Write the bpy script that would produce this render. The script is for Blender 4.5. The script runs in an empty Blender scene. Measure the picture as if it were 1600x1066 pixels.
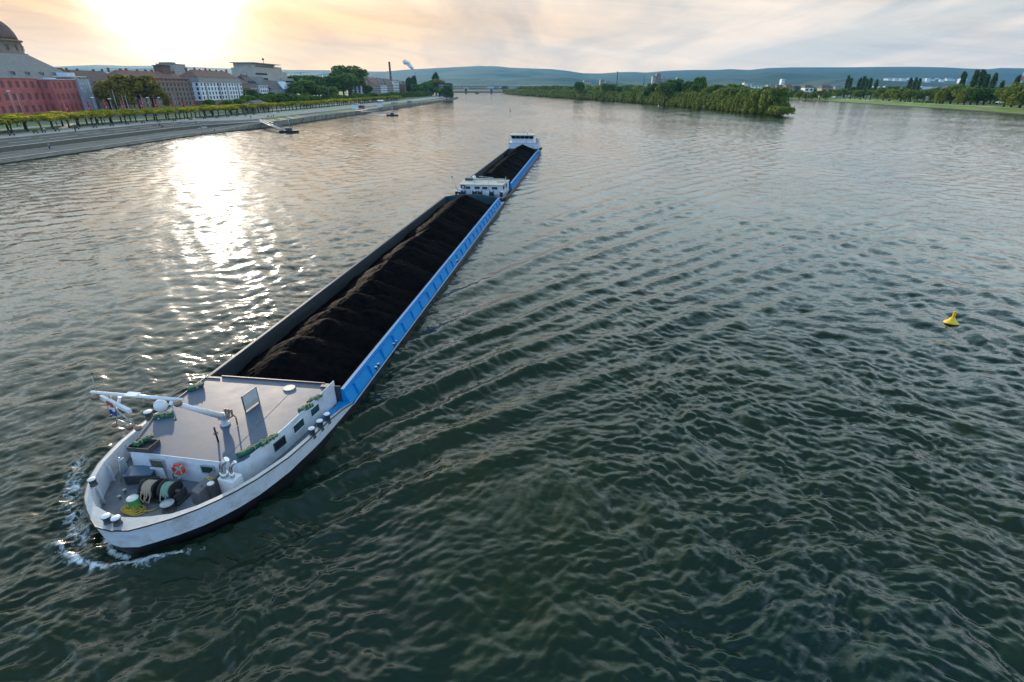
import bpy, math, random
import numpy as np
from mathutils import Vector, Matrix, noise
R = math.radians
random.seed(7); rng = np.random.default_rng(5)
scene = bpy.context.scene
col = scene.collection
# ------------------------------------------------------------------ camera geometry
CAMH = 18.0; FPX = 812.0; HY = 137.0
PITCH = math.atan((533 - HY) / FPX)
def ray(px, py):
    x = (px - 800) / FPX; y = (533 - py) / FPX
    c, s = math.cos(PITCH), math.sin(PITCH)
    return (x, c + y * s, y * c - s)
def at(px, py, z=0.0):
    r = ray(px, py); t = (z - CAMH) / r[2]
    return (r[0] * t, r[1] * t)
def on_x(px, py, X):
    r = ray(px, py); t = X / r[0]; return (r[1] * t, CAMH + r[2] * t)
def on_y(px, py, Y):
    r = ray(px, py); t = Y / r[1]; return (r[0] * t, CAMH + r[2] * t)
cam_d = bpy.data.cameras.new('camera'); cam = bpy.data.objects.new('camera', cam_d); col.objects.link(cam)
cam_d.sensor_width = 36; cam_d.lens = 36 * FPX / 1600
cam.location = (0, 0, CAMH); cam.rotation_euler = (math.pi / 2 - PITCH, 0, 0)
cam_d.clip_start = 0.1; cam_d.clip_end = 60000
scene.camera = cam
SUN_AZ = -29.4; SUN_EL = 7.5
sdir = Vector((math.sin(R(SUN_AZ)) * math.cos(R(SUN_EL)), math.cos(R(SUN_AZ)) * math.cos(R(SUN_EL)), math.sin(R(SUN_EL))))

# ------------------------------------------------------------------ object helpers
def tag(o, label=None, cat=None, group=None, kind=None):
    if label: o['label'] = label
    if cat: o['category'] = cat
    if group: o['group'] = group
    if kind: o['kind'] = kind
    return o
def link(o, parent=None):
    col.objects.link(o)
    if parent is not None: o.parent = parent
    return o
def empty(name, loc, rz=0.0):
    o = bpy.data.objects.new(name, None); o.location = loc; o.rotation_euler = (0, 0, rz)
    o.empty_display_size = 0.2
    return link(o)
def kids(o): return [c for c in list(col.objects) if c.parent == o]
KIDS = {}
def copy_tree(o, parent=None):
    c = o.copy(); col.objects.link(c)
    if parent is not None: c.parent = parent
    KIDS[c.name] = []
    for ch in KIDS.get(o.name, []):
        k = copy_tree(ch, c); KIDS[c.name].append(k)
    return c
class MB:
    """collects shapes and links them as one mesh object"""
    def __init__(s): s.v = []; s.f = []; s.mi = []; s.sm = []; s.m = 0; s.smooth = False
    def face(s, idx): s.f.append(tuple(idx)); s.mi.append(s.m); s.sm.append(s.smooth)
    def verts(s, pts):
        n = len(s.v); s.v += [tuple(p) for p in pts]; return n
    def box(s, c, d, rz=0.0, tilt=None):
        hx, hy, hz = d[0] / 2, d[1] / 2, d[2] / 2
        M = Matrix.Rotation(rz, 3, 'Z')
        if tilt: M = M @ Matrix.Rotation(tilt[1], 3, tilt[0])
        pts = [Vector(c) + M @ Vector((x, y, z)) for x, y, z in [(-hx, -hy, -hz), (hx, -hy, -hz), (hx, hy, -hz), (-hx, hy, -hz), (-hx, -hy, hz), (hx, -hy, hz), (hx, hy, hz), (-hx, hy, hz)]]
        n = s.verts(pts)
        for q in [(0, 3, 2, 1), (4, 5, 6, 7), (0, 1, 5, 4), (1, 2, 6, 5), (2, 3, 7, 6), (3, 0, 4, 7)]: s.face([n + i for i in q])
        return s
    def bx(s, x0, x1, y0, y1, z0, z1): return s.box(((x0 + x1) / 2, (y0 + y1) / 2, (z0 + z1) / 2), (x1 - x0, y1 - y0, z1 - z0))
    def prism(s, poly, z0, z1, top=None):
        """poly counter-clockwise seen from above; top: optional polygon for the upper ring. z may be lists"""
        k = len(poly); top = top or poly
        za = z0 if hasattr(z0, '__len__') else [z0] * k; zb = z1 if hasattr(z1, '__len__') else [z1] * k
        n = s.verts([(p[0], p[1], z) for p, z in zip(poly, za)] + [(p[0], p[1], z) for p, z in zip(top, zb)])
        s.face([n + i for i in range(k - 1, -1, -1)]); s.face([n + k + i for i in range(k)])
        for i in range(k):
            j = (i + 1) % k; s.face((n + i, n + j, n + k + j, n + k + i))
        return s
    def ring(s, c, ax, r, n, ph=0.0, up=None):
        ax = Vector(ax).normalized()
        u = Vector(up) if up else (Vector((0, 0, 1)) if abs(ax.z) < .9 else Vector((1, 0, 0)))
        a = ax.cross(u).normalized(); b = ax.cross(a).normalized()
        return [Vector(c) + a * (r * math.cos(ph + 2 * math.pi * i / n)) + b * (r * math.sin(ph + 2 * math.pi * i / n)) for i in range(n)]
    def cyl(s, p0, p1, r0, r1=None, n=10, caps=True):
        r1 = r0 if r1 is None else r1
        ax = Vector(p1) - Vector(p0)
        a = s.verts(s.ring(p0, ax, r0, n)); b = s.verts(s.ring(p1, ax, r1, n))
        sm = s.smooth; s.smooth = n > 5
        for i in range(n):
            j = (i + 1) % n; s.face((a + i, b + i, b + j, a + j))
        s.smooth = False
        if caps:
            s.face([a + i for i in range(n)]); s.face([b + i for i in range(n - 1, -1, -1)])
        s.smooth = sm
        return s
    def tube(s, pts, r, n=6, closed=False):
        pts = [Vector(p) for p in pts]; m = len(pts); rr = r if hasattr(r, '__len__') else [r] * m
        rows = []; prev = None
        for i, p in enumerate(pts):
            q0 = pts[(i - 1) % m] if (closed or i > 0) else p; q1 = pts[(i + 1) % m] if (closed or i < m - 1) else p
            t = (q1 - q0).normalized()
            if prev is None:
                u = Vector((0, 0, 1)) if abs(t.z) < .9 else Vector((1, 0, 0)); a = t.cross(u).normalized()
            else:
                a = (prev - t * prev.dot(t)).normalized()
            prev = a; b = t.cross(a)
            rows.append(s.verts([p + a * (rr[i] * math.cos(2 * math.pi * k / n)) + b * (rr[i] * math.sin(2 * math.pi * k / n)) for k in range(n)]))
        sm = s.smooth; s.smooth = True
        for i in range(m if closed else m - 1):
            A_, B_ = rows[i], rows[(i + 1) % m]
            for k in range(n):
                j = (k + 1) % n; s.face((A_ + k, A_ + j, B_ + j, B_ + k))
        s.smooth = sm
        if not closed:
            s.face([rows[0] + k for k in range(n - 1, -1, -1)]); s.face([rows[-1] + k for k in range(n)])
        return s
    def lathe(s, c, prof, n=16, axis=(0, 0, 1)):
        """prof: list of (radius, height) along axis"""
        ax = Vector(axis).normalized(); rows = []
        for r, h in prof:
            rows.append(s.verts(s.ring(Vector(c) + ax * h, ax, max(r, 1e-4), n)))
        sm = s.smooth; s.smooth = True
        for a, b in zip(rows, rows[1:]):
            for i in range(n):
                j = (i + 1) % n; s.face((a + i, b + i, b + j, a + j))
        s.smooth = sm
        s.face([rows[0] + i for i in range(n)]); s.face([rows[-1] + i for i in range(n - 1, -1, -1)])
        return s
    def sphere(s, c, r, n=14, m=8, sz=1.0, zmin=-1.0):
        prof = []
        a0 = math.asin(zmin)
        for i in range(m + 1):
            a = a0 + (math.pi / 2 - a0) * i / m
            prof.append((r * math.cos(a), r * sz * math.sin(a)))
        return s.lathe(c, prof, n)
    def torus(s, c, R_, r, axis=(0, 0, 1), n=20, k=8):
        return s.tube(s.ring(c, axis, R_, n), r, k, closed=True)
    def build(s, name, mats, parent=None, loc=(0, 0, 0), rz=0.0, bevel=0.0, org=(0, 0, 0)):
        me = bpy.data.meshes.new(name)
        ox, oy, oz = org
        me.from_pydata([(x - ox, y - oy, z - oz) for x, y, z in s.v], [], s.f)
        mats = mats if isinstance(mats, (list, tuple)) else [mats]
        for m in mats: me.materials.append(m)
        me.polygons.foreach_set('material_index', s.mi); me.polygons.foreach_set('use_smooth', s.sm)
        me.update()
        o = bpy.data.objects.new(name, me); o.location = (loc[0] + ox, loc[1] + oy, loc[2] + oz); o.rotation_euler = (0, 0, rz)
        link(o, parent)
        if parent is not None: KIDS.setdefault(parent.name, []).append(o)
        if bevel:
            b = o.modifiers.new('bevel', 'BEVEL'); b.width = bevel; b.segments = 2; b.limit_method = 'ANGLE'; b.angle_limit = R(40)
        return o
def np_mesh(name, co, quads, mat, smooth=True, attrs=None, tris=False):
    me = bpy.data.meshes.new(name); k = 3 if tris else 4
    me.vertices.add(len(co)); me.vertices.foreach_set('co', np.ascontiguousarray(co, dtype=np.float32).ravel())
    nf = len(quads); me.loops.add(nf * k); me.loops.foreach_set('vertex_index', np.ascontiguousarray(quads, dtype=np.int32).ravel())
    me.polygons.add(nf); me.polygons.foreach_set('loop_start', np.arange(nf, dtype=np.int32) * k)
    me.polygons.foreach_set('use_smooth', np.full(nf, smooth, dtype=bool))
    for n_, a in (attrs or {}).items():
        at_ = me.attributes.new(n_, 'FLOAT', 'POINT'); at_.data.foreach_set('value', np.asarray(a, dtype=np.float32))
    me.materials.append(mat); me.update(calc_edges=True)
    return me

# ------------------------------------------------------------------ materials
class NT:
    def __init__(s, tree): s.t = tree; s.n = tree.nodes; s.l = tree.links
    def add(s, typ, **kw):
        n = s.n.new(typ)
        for k, v in kw.items(): setattr(n, k, v)
        return n
    def lk(s, a, b): s.l.new(a, b)
    def val(s, sock, v):
        if hasattr(v, 'is_output') or isinstance(v, bpy.types.NodeSocket): s.lk(v, sock)
        else: sock.default_value = v
    def math(s, op, a, b=0.0, clamp=False):
        n = s.add('ShaderNodeMath', operation=op, use_clamp=clamp); s.val(n.inputs[0], a); s.val(n.inputs[1], b); return n.outputs[0]
    def vmath(s, op, a, b=(0, 0, 0)):
        n = s.add('ShaderNodeVectorMath', operation=op); s.val(n.inputs[0], a); s.val(n.inputs[1], b)
        return n.outputs['Value'] if op in ('DOT_PRODUCT', 'LENGTH') else n.outputs[0]
    def mix(s, f, a, b):
        n = s.add('ShaderNodeMix', data_type='RGBA'); s.val(n.inputs[0], f); s.val(n.inputs[6], a); s.val(n.inputs[7], b); return n.outputs[2]
    def ramp(s, f, stops):
        n = s.add('ShaderNodeValToRGB'); s.val(n.inputs[0], f)
        while len(n.color_ramp.elements) < len(stops): n.color_ramp.elements.new(0.5)
        for e, (p, c) in zip(n.color_ramp.elements, stops):
            e.position = p; e.color = (c, c, c, 1) if isinstance(c, (int, float)) else (*c, 1)
        return n.outputs[0]
    def noise(s, vec, scale, detail=3.0, rough=0.5, dist=0.0):
        n = s.add('ShaderNodeTexNoise'); s.val(n.inputs['Vector'], vec); n.inputs['Scale'].default_value = scale
        n.inputs['Detail'].default_value = detail; n.inputs['Roughness'].default_value = rough; n.inputs['Distortion'].default_value = dist
        return n
def c4(c): return (c[0], c[1], c[2], 1.0)
def mat(name, color, rough=0.6, metal=0.0, var=0.15, scale=2.0, bump=0.0, bscale=None, dirt=None, dirt_amt=0.4, spec=0.5, coat=0.0, stretch=(1, 1, 1), transl=0.0, brick=None):
    m = bpy.data.materials.new(name); m.use_nodes = True; t = NT(m.node_tree)
    bs = m.node_tree.nodes['Principled BSDF']
    tc = t.add('ShaderNodeTexCoord'); mp = t.add('ShaderNodeMapping'); mp.inputs['Scale'].default_value = stretch
    t.lk(tc.outputs['Object'], mp.inputs[0]); v = mp.outputs[0]
    n1 = t.noise(v, scale, 5, .6)
    lo = tuple(max(0, c * (1 - var)) for c in color); hi = tuple(min(1, c * (1 + var)) for c in color)
    cl = t.mix(t.ramp(n1.outputs[0], [(0.3, 0.0), (0.7, 1.0)]), c4(lo), c4(hi))
    if dirt:
        n2 = t.noise(v, scale * .6 + .3, 6, .7, .4)
        f = t.math('MULTIPLY', t.ramp(n2.outputs[0], [(0.5, 0.0), (0.68, 1.0)]), dirt_amt)
        cl = t.mix(f, cl, c4(dirt))
    if brick:
        bt = t.add('ShaderNodeTexBrick'); mb = t.add('ShaderNodeMapping'); mb.inputs['Rotation'].default_value = (0, 0, R(90)); t.lk(tc.outputs['Object'], mb.inputs[0]); t.lk(mb.outputs[0], bt.inputs[0])
        bt.inputs['Scale'].default_value = 1.0; bt.inputs['Brick Width'].default_value = brick[0]; bt.inputs['Row Height'].default_value = brick[1]; bt.inputs['Mortar Size'].default_value = brick[2]
        bt.inputs['Color1'].default_value = (.8, .8, .8, 1); bt.inputs['Color2'].default_value = (1.15, 1.15, 1.15, 1); bt.inputs['Mortar'].default_value = (.35, .35, .35, 1)
        mm = t.add('ShaderNodeMix', data_type='RGBA', blend_type='MULTIPLY'); mm.inputs[0].default_value = 1.0; t.lk(cl, mm.inputs[6]); t.lk(bt.outputs[0], mm.inputs[7]); cl = mm.outputs[2]
    t.lk(cl, bs.inputs['Base Color'])
    rr = t.math('ADD', t.math('MULTIPLY', n1.outputs[0], .25), rough - .12, True); t.lk(rr, bs.inputs['Roughness'])
    bs.inputs['Metallic'].default_value = metal; bs.inputs['Specular IOR Level'].default_value = spec
    bs.inputs['Coat Weight'].default_value = coat
    if bump:
        nb = t.noise(v, bscale or scale * 4, 4, .6); b = t.add('ShaderNodeBump'); b.inputs['Strength'].default_value = 1.0
        b.inputs['Distance'].default_value = bump; t.lk(nb.outputs[0], b.inputs['Height']); t.lk(b.outputs[0], bs.inputs['Normal'])
    if transl:
        tr = t.add('ShaderNodeBsdfTranslucent'); t.lk(cl, tr.inputs[0]); ms = t.add('ShaderNodeMixShader'); ms.inputs[0].default_value = transl
        out = m.node_tree.nodes['Material Output']
        t.lk(bs.outputs[0], ms.inputs[1]); t.lk(tr.outputs[0], ms.inputs[2]); t.lk(ms.outputs[0], out.inputs[0])
    return m
M = {}
M['white'] = mat('white_paint', (.66, .68, .72), .38, var=.08, scale=1.5, dirt=(.36, .30, .24), dirt_amt=.5)
M['white_clean'] = mat('white_gloss', (.8, .8, .8), .3, var=.04)
M['deck'] = mat('grey_deck_paint', (.074, .105, .158), .5, spec=.3, var=.14, scale=.8, bump=.004, bscale=1.5, dirt=(.12, .14, .17), dirt_amt=.6)
M['foredeck'] = mat('foredeck_paint', (.15, .165, .19), .5, var=.2, scale=2, dirt=(.3, .3, .28), dirt_amt=.45)
M['blackhull'] = mat('black_hull_paint', (.012, .013, .016), .45, var=.4, scale=1.5, dirt=(.05, .04, .035), dirt_amt=.4)
M['blue'] = mat('blue_coaming_paint', (.001, .24, .58), .5, spec=.25, var=.12, scale=.8, dirt=(.04, .16, .38), dirt_amt=.7, stretch=(1, .3, 3.5))
M['bluelight'] = mat('light_blue_paint', (.16, .40, .72), .4, var=.1, scale=1)
M['innerwall'] = mat('hold_inside_steel', (.034, .040, .046), .6, var=.3, scale=.5, dirt=(.035, .025, .02), dirt_amt=.5, stretch=(1, .4, 3))
M['greensteel'] = mat('hold_bulkhead_steel', (.02, .07, .09), .6, var=.3, scale=.5)
M['black'] = mat('black_rubber', (.015, .015, .016), .6, var=.3, scale=6)
M['darkmetal'] = mat('dark_machinery_paint', (.05, .055, .06), .45, var=.25, scale=4, dirt=(.1, .06, .04), dirt_amt=.4)
M['cabinet'] = mat('grey_machinery_paint', (.10, .105, .12), .42, var=.15, scale=3, dirt=(.18, .17, .15), dirt_amt=.4)
M['bluegrey'] = mat('blue_grey_lid', (.085, .13, .2), .4, var=.15, scale=3)
M['steel'] = mat('stainless_steel', (.6, .6, .6), .22, metal=1.0, var=.05, scale=4)
M['greymetal'] = mat('galvanised_metal', (.42, .44, .46), .4, metal=.3, var=.12, scale=4)
M['glass'] = mat('dark_window_glass', (.012, .018, .022), .12, var=.3, scale=1, spec=.8)
M['glassgreen'] = mat('green_tinted_glass', (.02, .06, .05), .12, var=.3, scale=1, spec=.8)
M['curtain'] = mat('curtained_window', (.12, .10, .06), .25, var=.3, scale=3, stretch=(1, 1, 5))
M['ringred'] = mat('life_ring_red', (.65, .07, .03), .45, var=.1)
M['ropebeige'] = mat('beige_rope', (.42, .33, .24), .85, var=.25, scale=30, bump=.006, bscale=60)
M['ropegreen'] = mat('pale_green_rope', (.22, .36, .28), .85, var=.3, scale=30, bump=.006, bscale=60)
M['ropeyellow'] = mat('yellow_rope', (.55, .40, .07), .8, var=.3, scale=30, bump=.006, bscale=60)
M['net'] = mat('green_netting', (.02, .14, .07), .8, var=.6, scale=22, bump=.02, bscale=40)
M['netrope'] = mat('weathered_rope_bundle', (.4, .34, .2), .85, var=.4, scale=20)
M['beige'] = mat('beige_paint', (.45, .42, .36), .5, var=.1)
M['board'] = mat('white_board_paint', (.5, .52, .52), .5, var=.08, dirt=(.3, .3, .28), dirt_amt=.3)
M['capgreen'] = mat('green_drum_paint', (.08, .35, .12), .45, var=.2)
M['lamp'] = mat('brass_lamp_housing', (.3, .2, .14), .35, metal=.5, var=.2)
M['buoy'] = mat('yellow_buoy_paint', (.85, .52, .01), .42, var=.12, scale=3, dirt=(.5, .33, .03), dirt_amt=.4)
M['bark'] = mat('tree_bark', (.07, .055, .045), .9, var=.3, scale=3, bump=.03)
def coal_mat():
    m = mat('coal', (.0055, .005, .0055), .65, var=.6, scale=2.2, bump=.05, bscale=14, spec=.06)
    m.node_tree.nodes['Principled BSDF'].inputs['IOR'].default_value = 1.12
    return m
M['coal'] = coal_mat()

def attr_foliage(name, c0, c1, transl=.3):
    m = bpy.data.materials.new(name); m.use_nodes = True; t = NT(m.node_tree); bs = m.node_tree.nodes['Principled BSDF']
    a = t.add('ShaderNodeAttribute', attribute_name='tone'); oi = t.add('ShaderNodeObjectInfo')
    f = t.math('ADD', t.math('MULTIPLY', a.outputs['Fac'], .75), t.math('MULTIPLY', oi.outputs['Random'], .25), True)
    cl = t.mix(f, c4(c0), c4(c1)); t.lk(cl, bs.inputs['Base Color']); bs.inputs['Roughness'].default_value = .65
    bs.inputs['Specular IOR Level'].default_value = .25
    tr = t.add('ShaderNodeBsdfTranslucent'); t.lk(cl, tr.inputs[0]); ms = t.add('ShaderNodeMixShader'); ms.inputs[0].default_value = transl
    t.lk(bs.outputs[0], ms.inputs[1]); t.lk(tr.outputs[0], ms.inputs[2]); t.lk(ms.outputs[0], m.node_tree.nodes['Material Output'].inputs[0])
    return m
M['leaf'] = attr_foliage('mid_green_leaves', (.05, .10, .012), (.22, .29, .035))
M['leafdark'] = attr_foliage('dark_green_leaves', (.032, .075, .014), (.15, .23, .03))
M['leafwillow'] = attr_foliage('willow_leaves', (.06, .105, .012), (.30, .34, .04))
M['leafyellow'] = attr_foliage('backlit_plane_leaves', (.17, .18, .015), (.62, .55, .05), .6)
M['leafbrown'] = attr_foliage('olive_leaves', (.09, .08, .014), (.40, .30, .05), .35)
M['poplar'] = attr_foliage('poplar_leaves', (.02, .05, .012), (.07, .13, .03), .2)
# ------------------------------------------------------------------ world, sun, haze
def make_world():
    w = bpy.data.worlds.new('World'); scene.world = w; w.use_nodes = True
    t = NT(w.node_tree); bg = w.node_tree.nodes['Background']
    sky = t.add('ShaderNodeTexSky', sky_type='NISHITA'); sky.sun_disc = False
    sky.sun_elevation = R(SUN_EL); sky.sun_rotation = R(SUN_AZ); sky.air_density = 1.0; sky.dust_density = 2.0; sky.ozone_density = 1.5
    tc = t.add('ShaderNodeTexCoord'); d = t.vmath('NORMALIZE', tc.outputs['Generated'])
    sx = t.add('ShaderNodeSeparateXYZ'); t.lk(d, sx.inputs[0])
    z = t.math('MAXIMUM', sx.outputs[2], 0.0)
    den = t.math('ADD', z, .10)
    cx = t.add('ShaderNodeCombineXYZ'); t.lk(t.math('DIVIDE', sx.outputs[0], den), cx.inputs[0]); t.lk(t.math('DIVIDE', sx.outputs[1], den), cx.inputs[1])
    mp = t.add('ShaderNodeMapping'); mp.inputs['Rotation'].default_value = (0, 0, R(24)); mp.inputs['Scale'].default_value = (1.15, .34, 1)
    t.lk(cx.outputs[0], mp.inputs[0])
    n1 = t.noise(mp.outputs[0], 1.1, 8, .56, .7); n2 = t.noise(mp.outputs[0], .42, 5, .5, .3)
    cl = t.math('ADD', t.math('MULTIPLY', n1.outputs[0], .6), t.math('MULTIPLY', n2.outputs[0], .4))
    cov = t.ramp(cl, [(.40, 0.0), (.57, 1.0)])
    dt = t.math('MAXIMUM', t.vmath('DOT_PRODUCT', d, tuple(sdir)), 0.0)
    g_wide = t.math('POWER', dt, 4.5); g_mid = t.math('POWER', dt, 50.0); g_core = t.math('POWER', dt, 480.0)
    # veil colour: pale pink and grey at the horizon, unseen high veil brightened to light the water, blue towards the zenith and behind
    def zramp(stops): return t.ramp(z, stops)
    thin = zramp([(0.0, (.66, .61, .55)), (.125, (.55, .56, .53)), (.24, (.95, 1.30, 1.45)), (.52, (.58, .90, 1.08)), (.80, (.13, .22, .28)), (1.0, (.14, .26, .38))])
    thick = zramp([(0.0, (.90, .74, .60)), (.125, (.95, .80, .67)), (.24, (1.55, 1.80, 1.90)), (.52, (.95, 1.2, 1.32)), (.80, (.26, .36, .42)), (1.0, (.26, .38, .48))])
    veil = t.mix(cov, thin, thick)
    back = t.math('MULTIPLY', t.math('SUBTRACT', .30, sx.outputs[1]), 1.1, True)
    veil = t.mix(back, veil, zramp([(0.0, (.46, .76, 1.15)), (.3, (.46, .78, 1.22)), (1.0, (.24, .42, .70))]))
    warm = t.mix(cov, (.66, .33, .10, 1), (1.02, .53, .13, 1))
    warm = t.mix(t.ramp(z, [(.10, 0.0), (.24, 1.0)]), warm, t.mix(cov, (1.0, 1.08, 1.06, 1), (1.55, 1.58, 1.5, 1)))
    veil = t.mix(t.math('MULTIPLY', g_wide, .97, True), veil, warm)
    low = t.math('POWER', t.math('SUBTRACT', 1.0, z), 22.0)
    cz = t.add('ShaderNodeCombineXYZ'); t.lk(t.math('MULTIPLY', sx.outputs[0], 2.2), cz.inputs[0]); t.lk(t.math('MULTIPLY', sx.outputs[1], 2.2), cz.inputs[1])
    t.lk(t.math('ADD', t.math('MULTIPLY', sx.outputs[2], 24.0), t.math('MULTIPLY', sx.outputs[0], 3.0)), cz.inputs[2])
    n3 = t.noise(cz.outputs[0], 1.0, 6, .58, 1.1)
    band = t.ramp(n3.outputs[0], [(.36, .82), (.50, .97), (.64, 1.05)])
    def scaled(colr, f):
        n = t.add('ShaderNodeVectorMath', operation='SCALE'); t.val(n.inputs[0], colr); t.val(n.inputs[3], f); return n.outputs[0]
    veil = t.vmath('ADD', veil, scaled((.52, .33, .15), low))
    veil = scaled(veil, band)
    nis = scaled(sky.outputs[0], .05)
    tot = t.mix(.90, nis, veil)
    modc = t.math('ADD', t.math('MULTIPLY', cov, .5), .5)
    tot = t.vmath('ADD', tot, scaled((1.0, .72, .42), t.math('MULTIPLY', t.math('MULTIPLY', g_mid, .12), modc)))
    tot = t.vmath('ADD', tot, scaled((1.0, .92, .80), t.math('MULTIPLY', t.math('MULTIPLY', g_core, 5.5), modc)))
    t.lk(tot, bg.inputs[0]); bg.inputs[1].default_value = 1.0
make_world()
sl = bpy.data.lights.new('sun', 'SUN'); sl.energy = 4.0; sl.angle = R(0.8); sl.color = (1.0, .83, .64)
so = bpy.data.objects.new('sun', sl); so.rotation_euler = sdir.to_track_quat('Z', 'Y').to_euler(); so.location = (-200, 350, 80); link(so)
scene.view_settings.view_transform = 'Standard'; scene.view_settings.look = 'None'; scene.view_settings.exposure = 0.5; scene.view_settings.gamma = 1.0
scene.cycles.sample_clamp_indirect = 4.0; scene.cycles.sample_clamp_direct = 12.0
scene.cycles.max_bounces = 6; scene.cycles.volume_bounces = 0; scene.cycles.use_denoising = True
scene.cycles.caustics_reflective = False; scene.cycles.caustics_refractive = False
HAZE_D = 3.9e-5
def make_haze():
    g = MB(); g.bx(-17800, 17800, -400, 15800, -6, 900)
    m = bpy.data.materials.new('haze_air'); m.use_nodes = True; t = NT(m.node_tree)
    m.node_tree.nodes.remove(m.node_tree.nodes['Principled BSDF'])
    v = t.add('ShaderNodeVolumePrincipled'); v.inputs['Color'].default_value = (.17, .47, .80, 1); v.inputs['Density'].default_value = HAZE_D
    v.inputs['Anisotropy'].default_value = 0.3
    t.lk(v.outputs[0], m.node_tree.nodes['Material Output'].inputs['Volume'])
    o = g.build('haze', m); tag(o, 'pale blue evening haze hanging over the river plain and hills', 'haze', kind='stuff')
    return o
make_haze()

# ------------------------------------------------------------------ the barge's own frame
S_AX = .1328; AXA = math.atan(S_AX); OFFX = -18.25
def B2W(X, Y, z=0.0):
    v = X + OFFX
    return Vector((v * math.cos(AXA) + Y * math.sin(AXA), -v * math.sin(AXA) + Y * math.cos(AXA), z))
def w2b(x, y):
    return (x * math.cos(AXA) - y * math.sin(AXA) - OFFX, x * math.sin(AXA) + y * math.cos(AXA))
def P(px, py, z):
    x, y = at(px, py, z); X, Y = w2b(x, y); return (X, Y)
# half breadth of the front barge at the rail, and the rail height
RAIL = [(0.0, 13.30, 1.82), (.75, 13.42, 1.81), (1.32, 13.78, 1.80), (2.0, 14.27, 1.79), (2.71, 14.91, 1.79), (3.23, 15.56, 1.78), (3.67, 16.21, 1.77), (4.10, 17.08, 1.74), (4.38, 17.95, 1.69), (4.64, 18.84, 1.63), (4.77, 19.7, 1.58), (4.89, 20.6, 1.52), (4.96, 21.5, 1.46), (4.99, 22.8, 1.28), (5.0, 24.2, .98), (5.0, 25.6, .55)]
def hull_half(Y, tip=13.3):
    ys = [r[1] for r in RAIL]; xs = [r[0] for r in RAIL]
    return float(np.interp(Y, ys, xs)) if Y >= tip else -1

# ------------------------------------------------------------------ water
def poly_dist(px, py, pts):
    d = np.full(px.shape, 1e9)
    for (ax, ay), (bx_, by_) in zip(pts, pts[1:]):
        ex, ey = bx_ - ax, by_ - ay; L2 = ex * ex + ey * ey
        t = np.clip(((px - ax) * ex + (py - ay) * ey) / L2, 0, 1)
        d = np.minimum(d, np.hypot(px - ax - t * ex, py - ay - t * ey))
    return d
def vnoise(x, y, seed=0):
    """smooth value noise, vectorised"""
    xi = np.floor(x).astype(np.int64); yi = np.floor(y).astype(np.int64); xf = x - xi; yf = y - yi
    def h(a, b):
        n = (a * 374761393 + b * 668265263 + seed * 974711) & 0xffffffff
        n = ((n ^ (n >> 13)) * 1274126177) & 0xffffffff
        return ((n ^ (n >> 16)) & 0xffff) / 65535.0
    u = xf * xf * (3 - 2 * xf); v = yf * yf * (3 - 2 * yf)
    return (h(xi, yi) * (1 - u) + h(xi + 1, yi) * u) * (1 - v) + (h(xi, yi + 1) * (1 - u) + h(xi + 1, yi + 1) * u) * v
def fbm(x, y, o=4, seed=0):
    s = 0; a = .5; t = 0
    for i in range(o):
        s = s + a * vnoise(x * 2 ** i, y * 2 ** i, seed + i * 17); t += a; a *= .5
    return s / t
def water_mat():
    m = bpy.data.materials.new('river_water'); m.use_nodes = True; t = NT(m.node_tree); bs = m.node_tree.nodes['Principled BSDF']
    geo = t.add('ShaderNodeNewGeometry'); pos = geo.outputs['Position']
    mp = t.add('ShaderNodeMapping'); mp.inputs['Rotation'].default_value = (0, 0, R(14)); mp.inputs['Scale'].default_value = (.8, 2.0, 1.0); t.lk(pos, mp.inputs[0])
    gust = t.noise(pos, .02, 4, .6, 1.0); g = t.ramp(gust.outputs[0], [(.36, .45), (.62, 1.0)])
    nA = t.noise(mp.outputs[0], .75, 3, .6, .4); nB = t.noise(mp.outputs[0], 2.6, 3, .6, .3)
    def c(n, k):
        a = t.vmath('SUBTRACT', n.outputs['Color'], (.5, .5, .5)); b = t.vmath('MULTIPLY', a, (k, k, 0)); return b
    nC = t.noise(mp.outputs[0], 10.0, 2, .6, .2)
    pert = t.vmath('ADD', t.vmath('ADD', c(nA, .38), c(nB, .60)), c(nC, .36))
    sc = t.add('ShaderNodeVectorMath', operation='SCALE'); t.lk(pert, sc.inputs[0]); ca_ = t.add('ShaderNodeAttribute', attribute_name='calm'); t.lk(t.math('MULTIPLY', g, t.math('SUBTRACT', 1.0, t.math('MULTIPLY', ca_.outputs['Fac'], .65))), sc.inputs[3])
    nrm = t.vmath('NORMALIZE', t.vmath('ADD', geo.outputs['Normal'], sc.outputs[0]))
    t.lk(nrm, bs.inputs['Normal'])
    fa = t.add('ShaderNodeAttribute', attribute_name='foam')
    fn = t.noise(pos, 2.6, 7, .72, .8)
    f = t.math('SUBTRACT', t.math('ADD', t.math('MULTIPLY', fa.outputs['Fac'], 1.15), fn.outputs[0]), .98)
    f = t.math('MULTIPLY', f, 5.0, True)
    silt = t.noise(pos, .03, 4, .55, .6)
    body = t.mix(t.ramp(silt.outputs[0], [(.35, 0.0), (.65, 1.0)]), (.005, .021, .014, 1), (.022, .030, .008, 1))
    t.lk(t.mix(f, body, (.75, .78, .8, 1)), bs.inputs['Base Color'])
    t.lk(t.math('ADD', t.math('MULTIPLY', f, .6), .085), bs.inputs['Roughness'])
    bs.inputs['IOR'].default_value = 1.34
    return m
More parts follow.
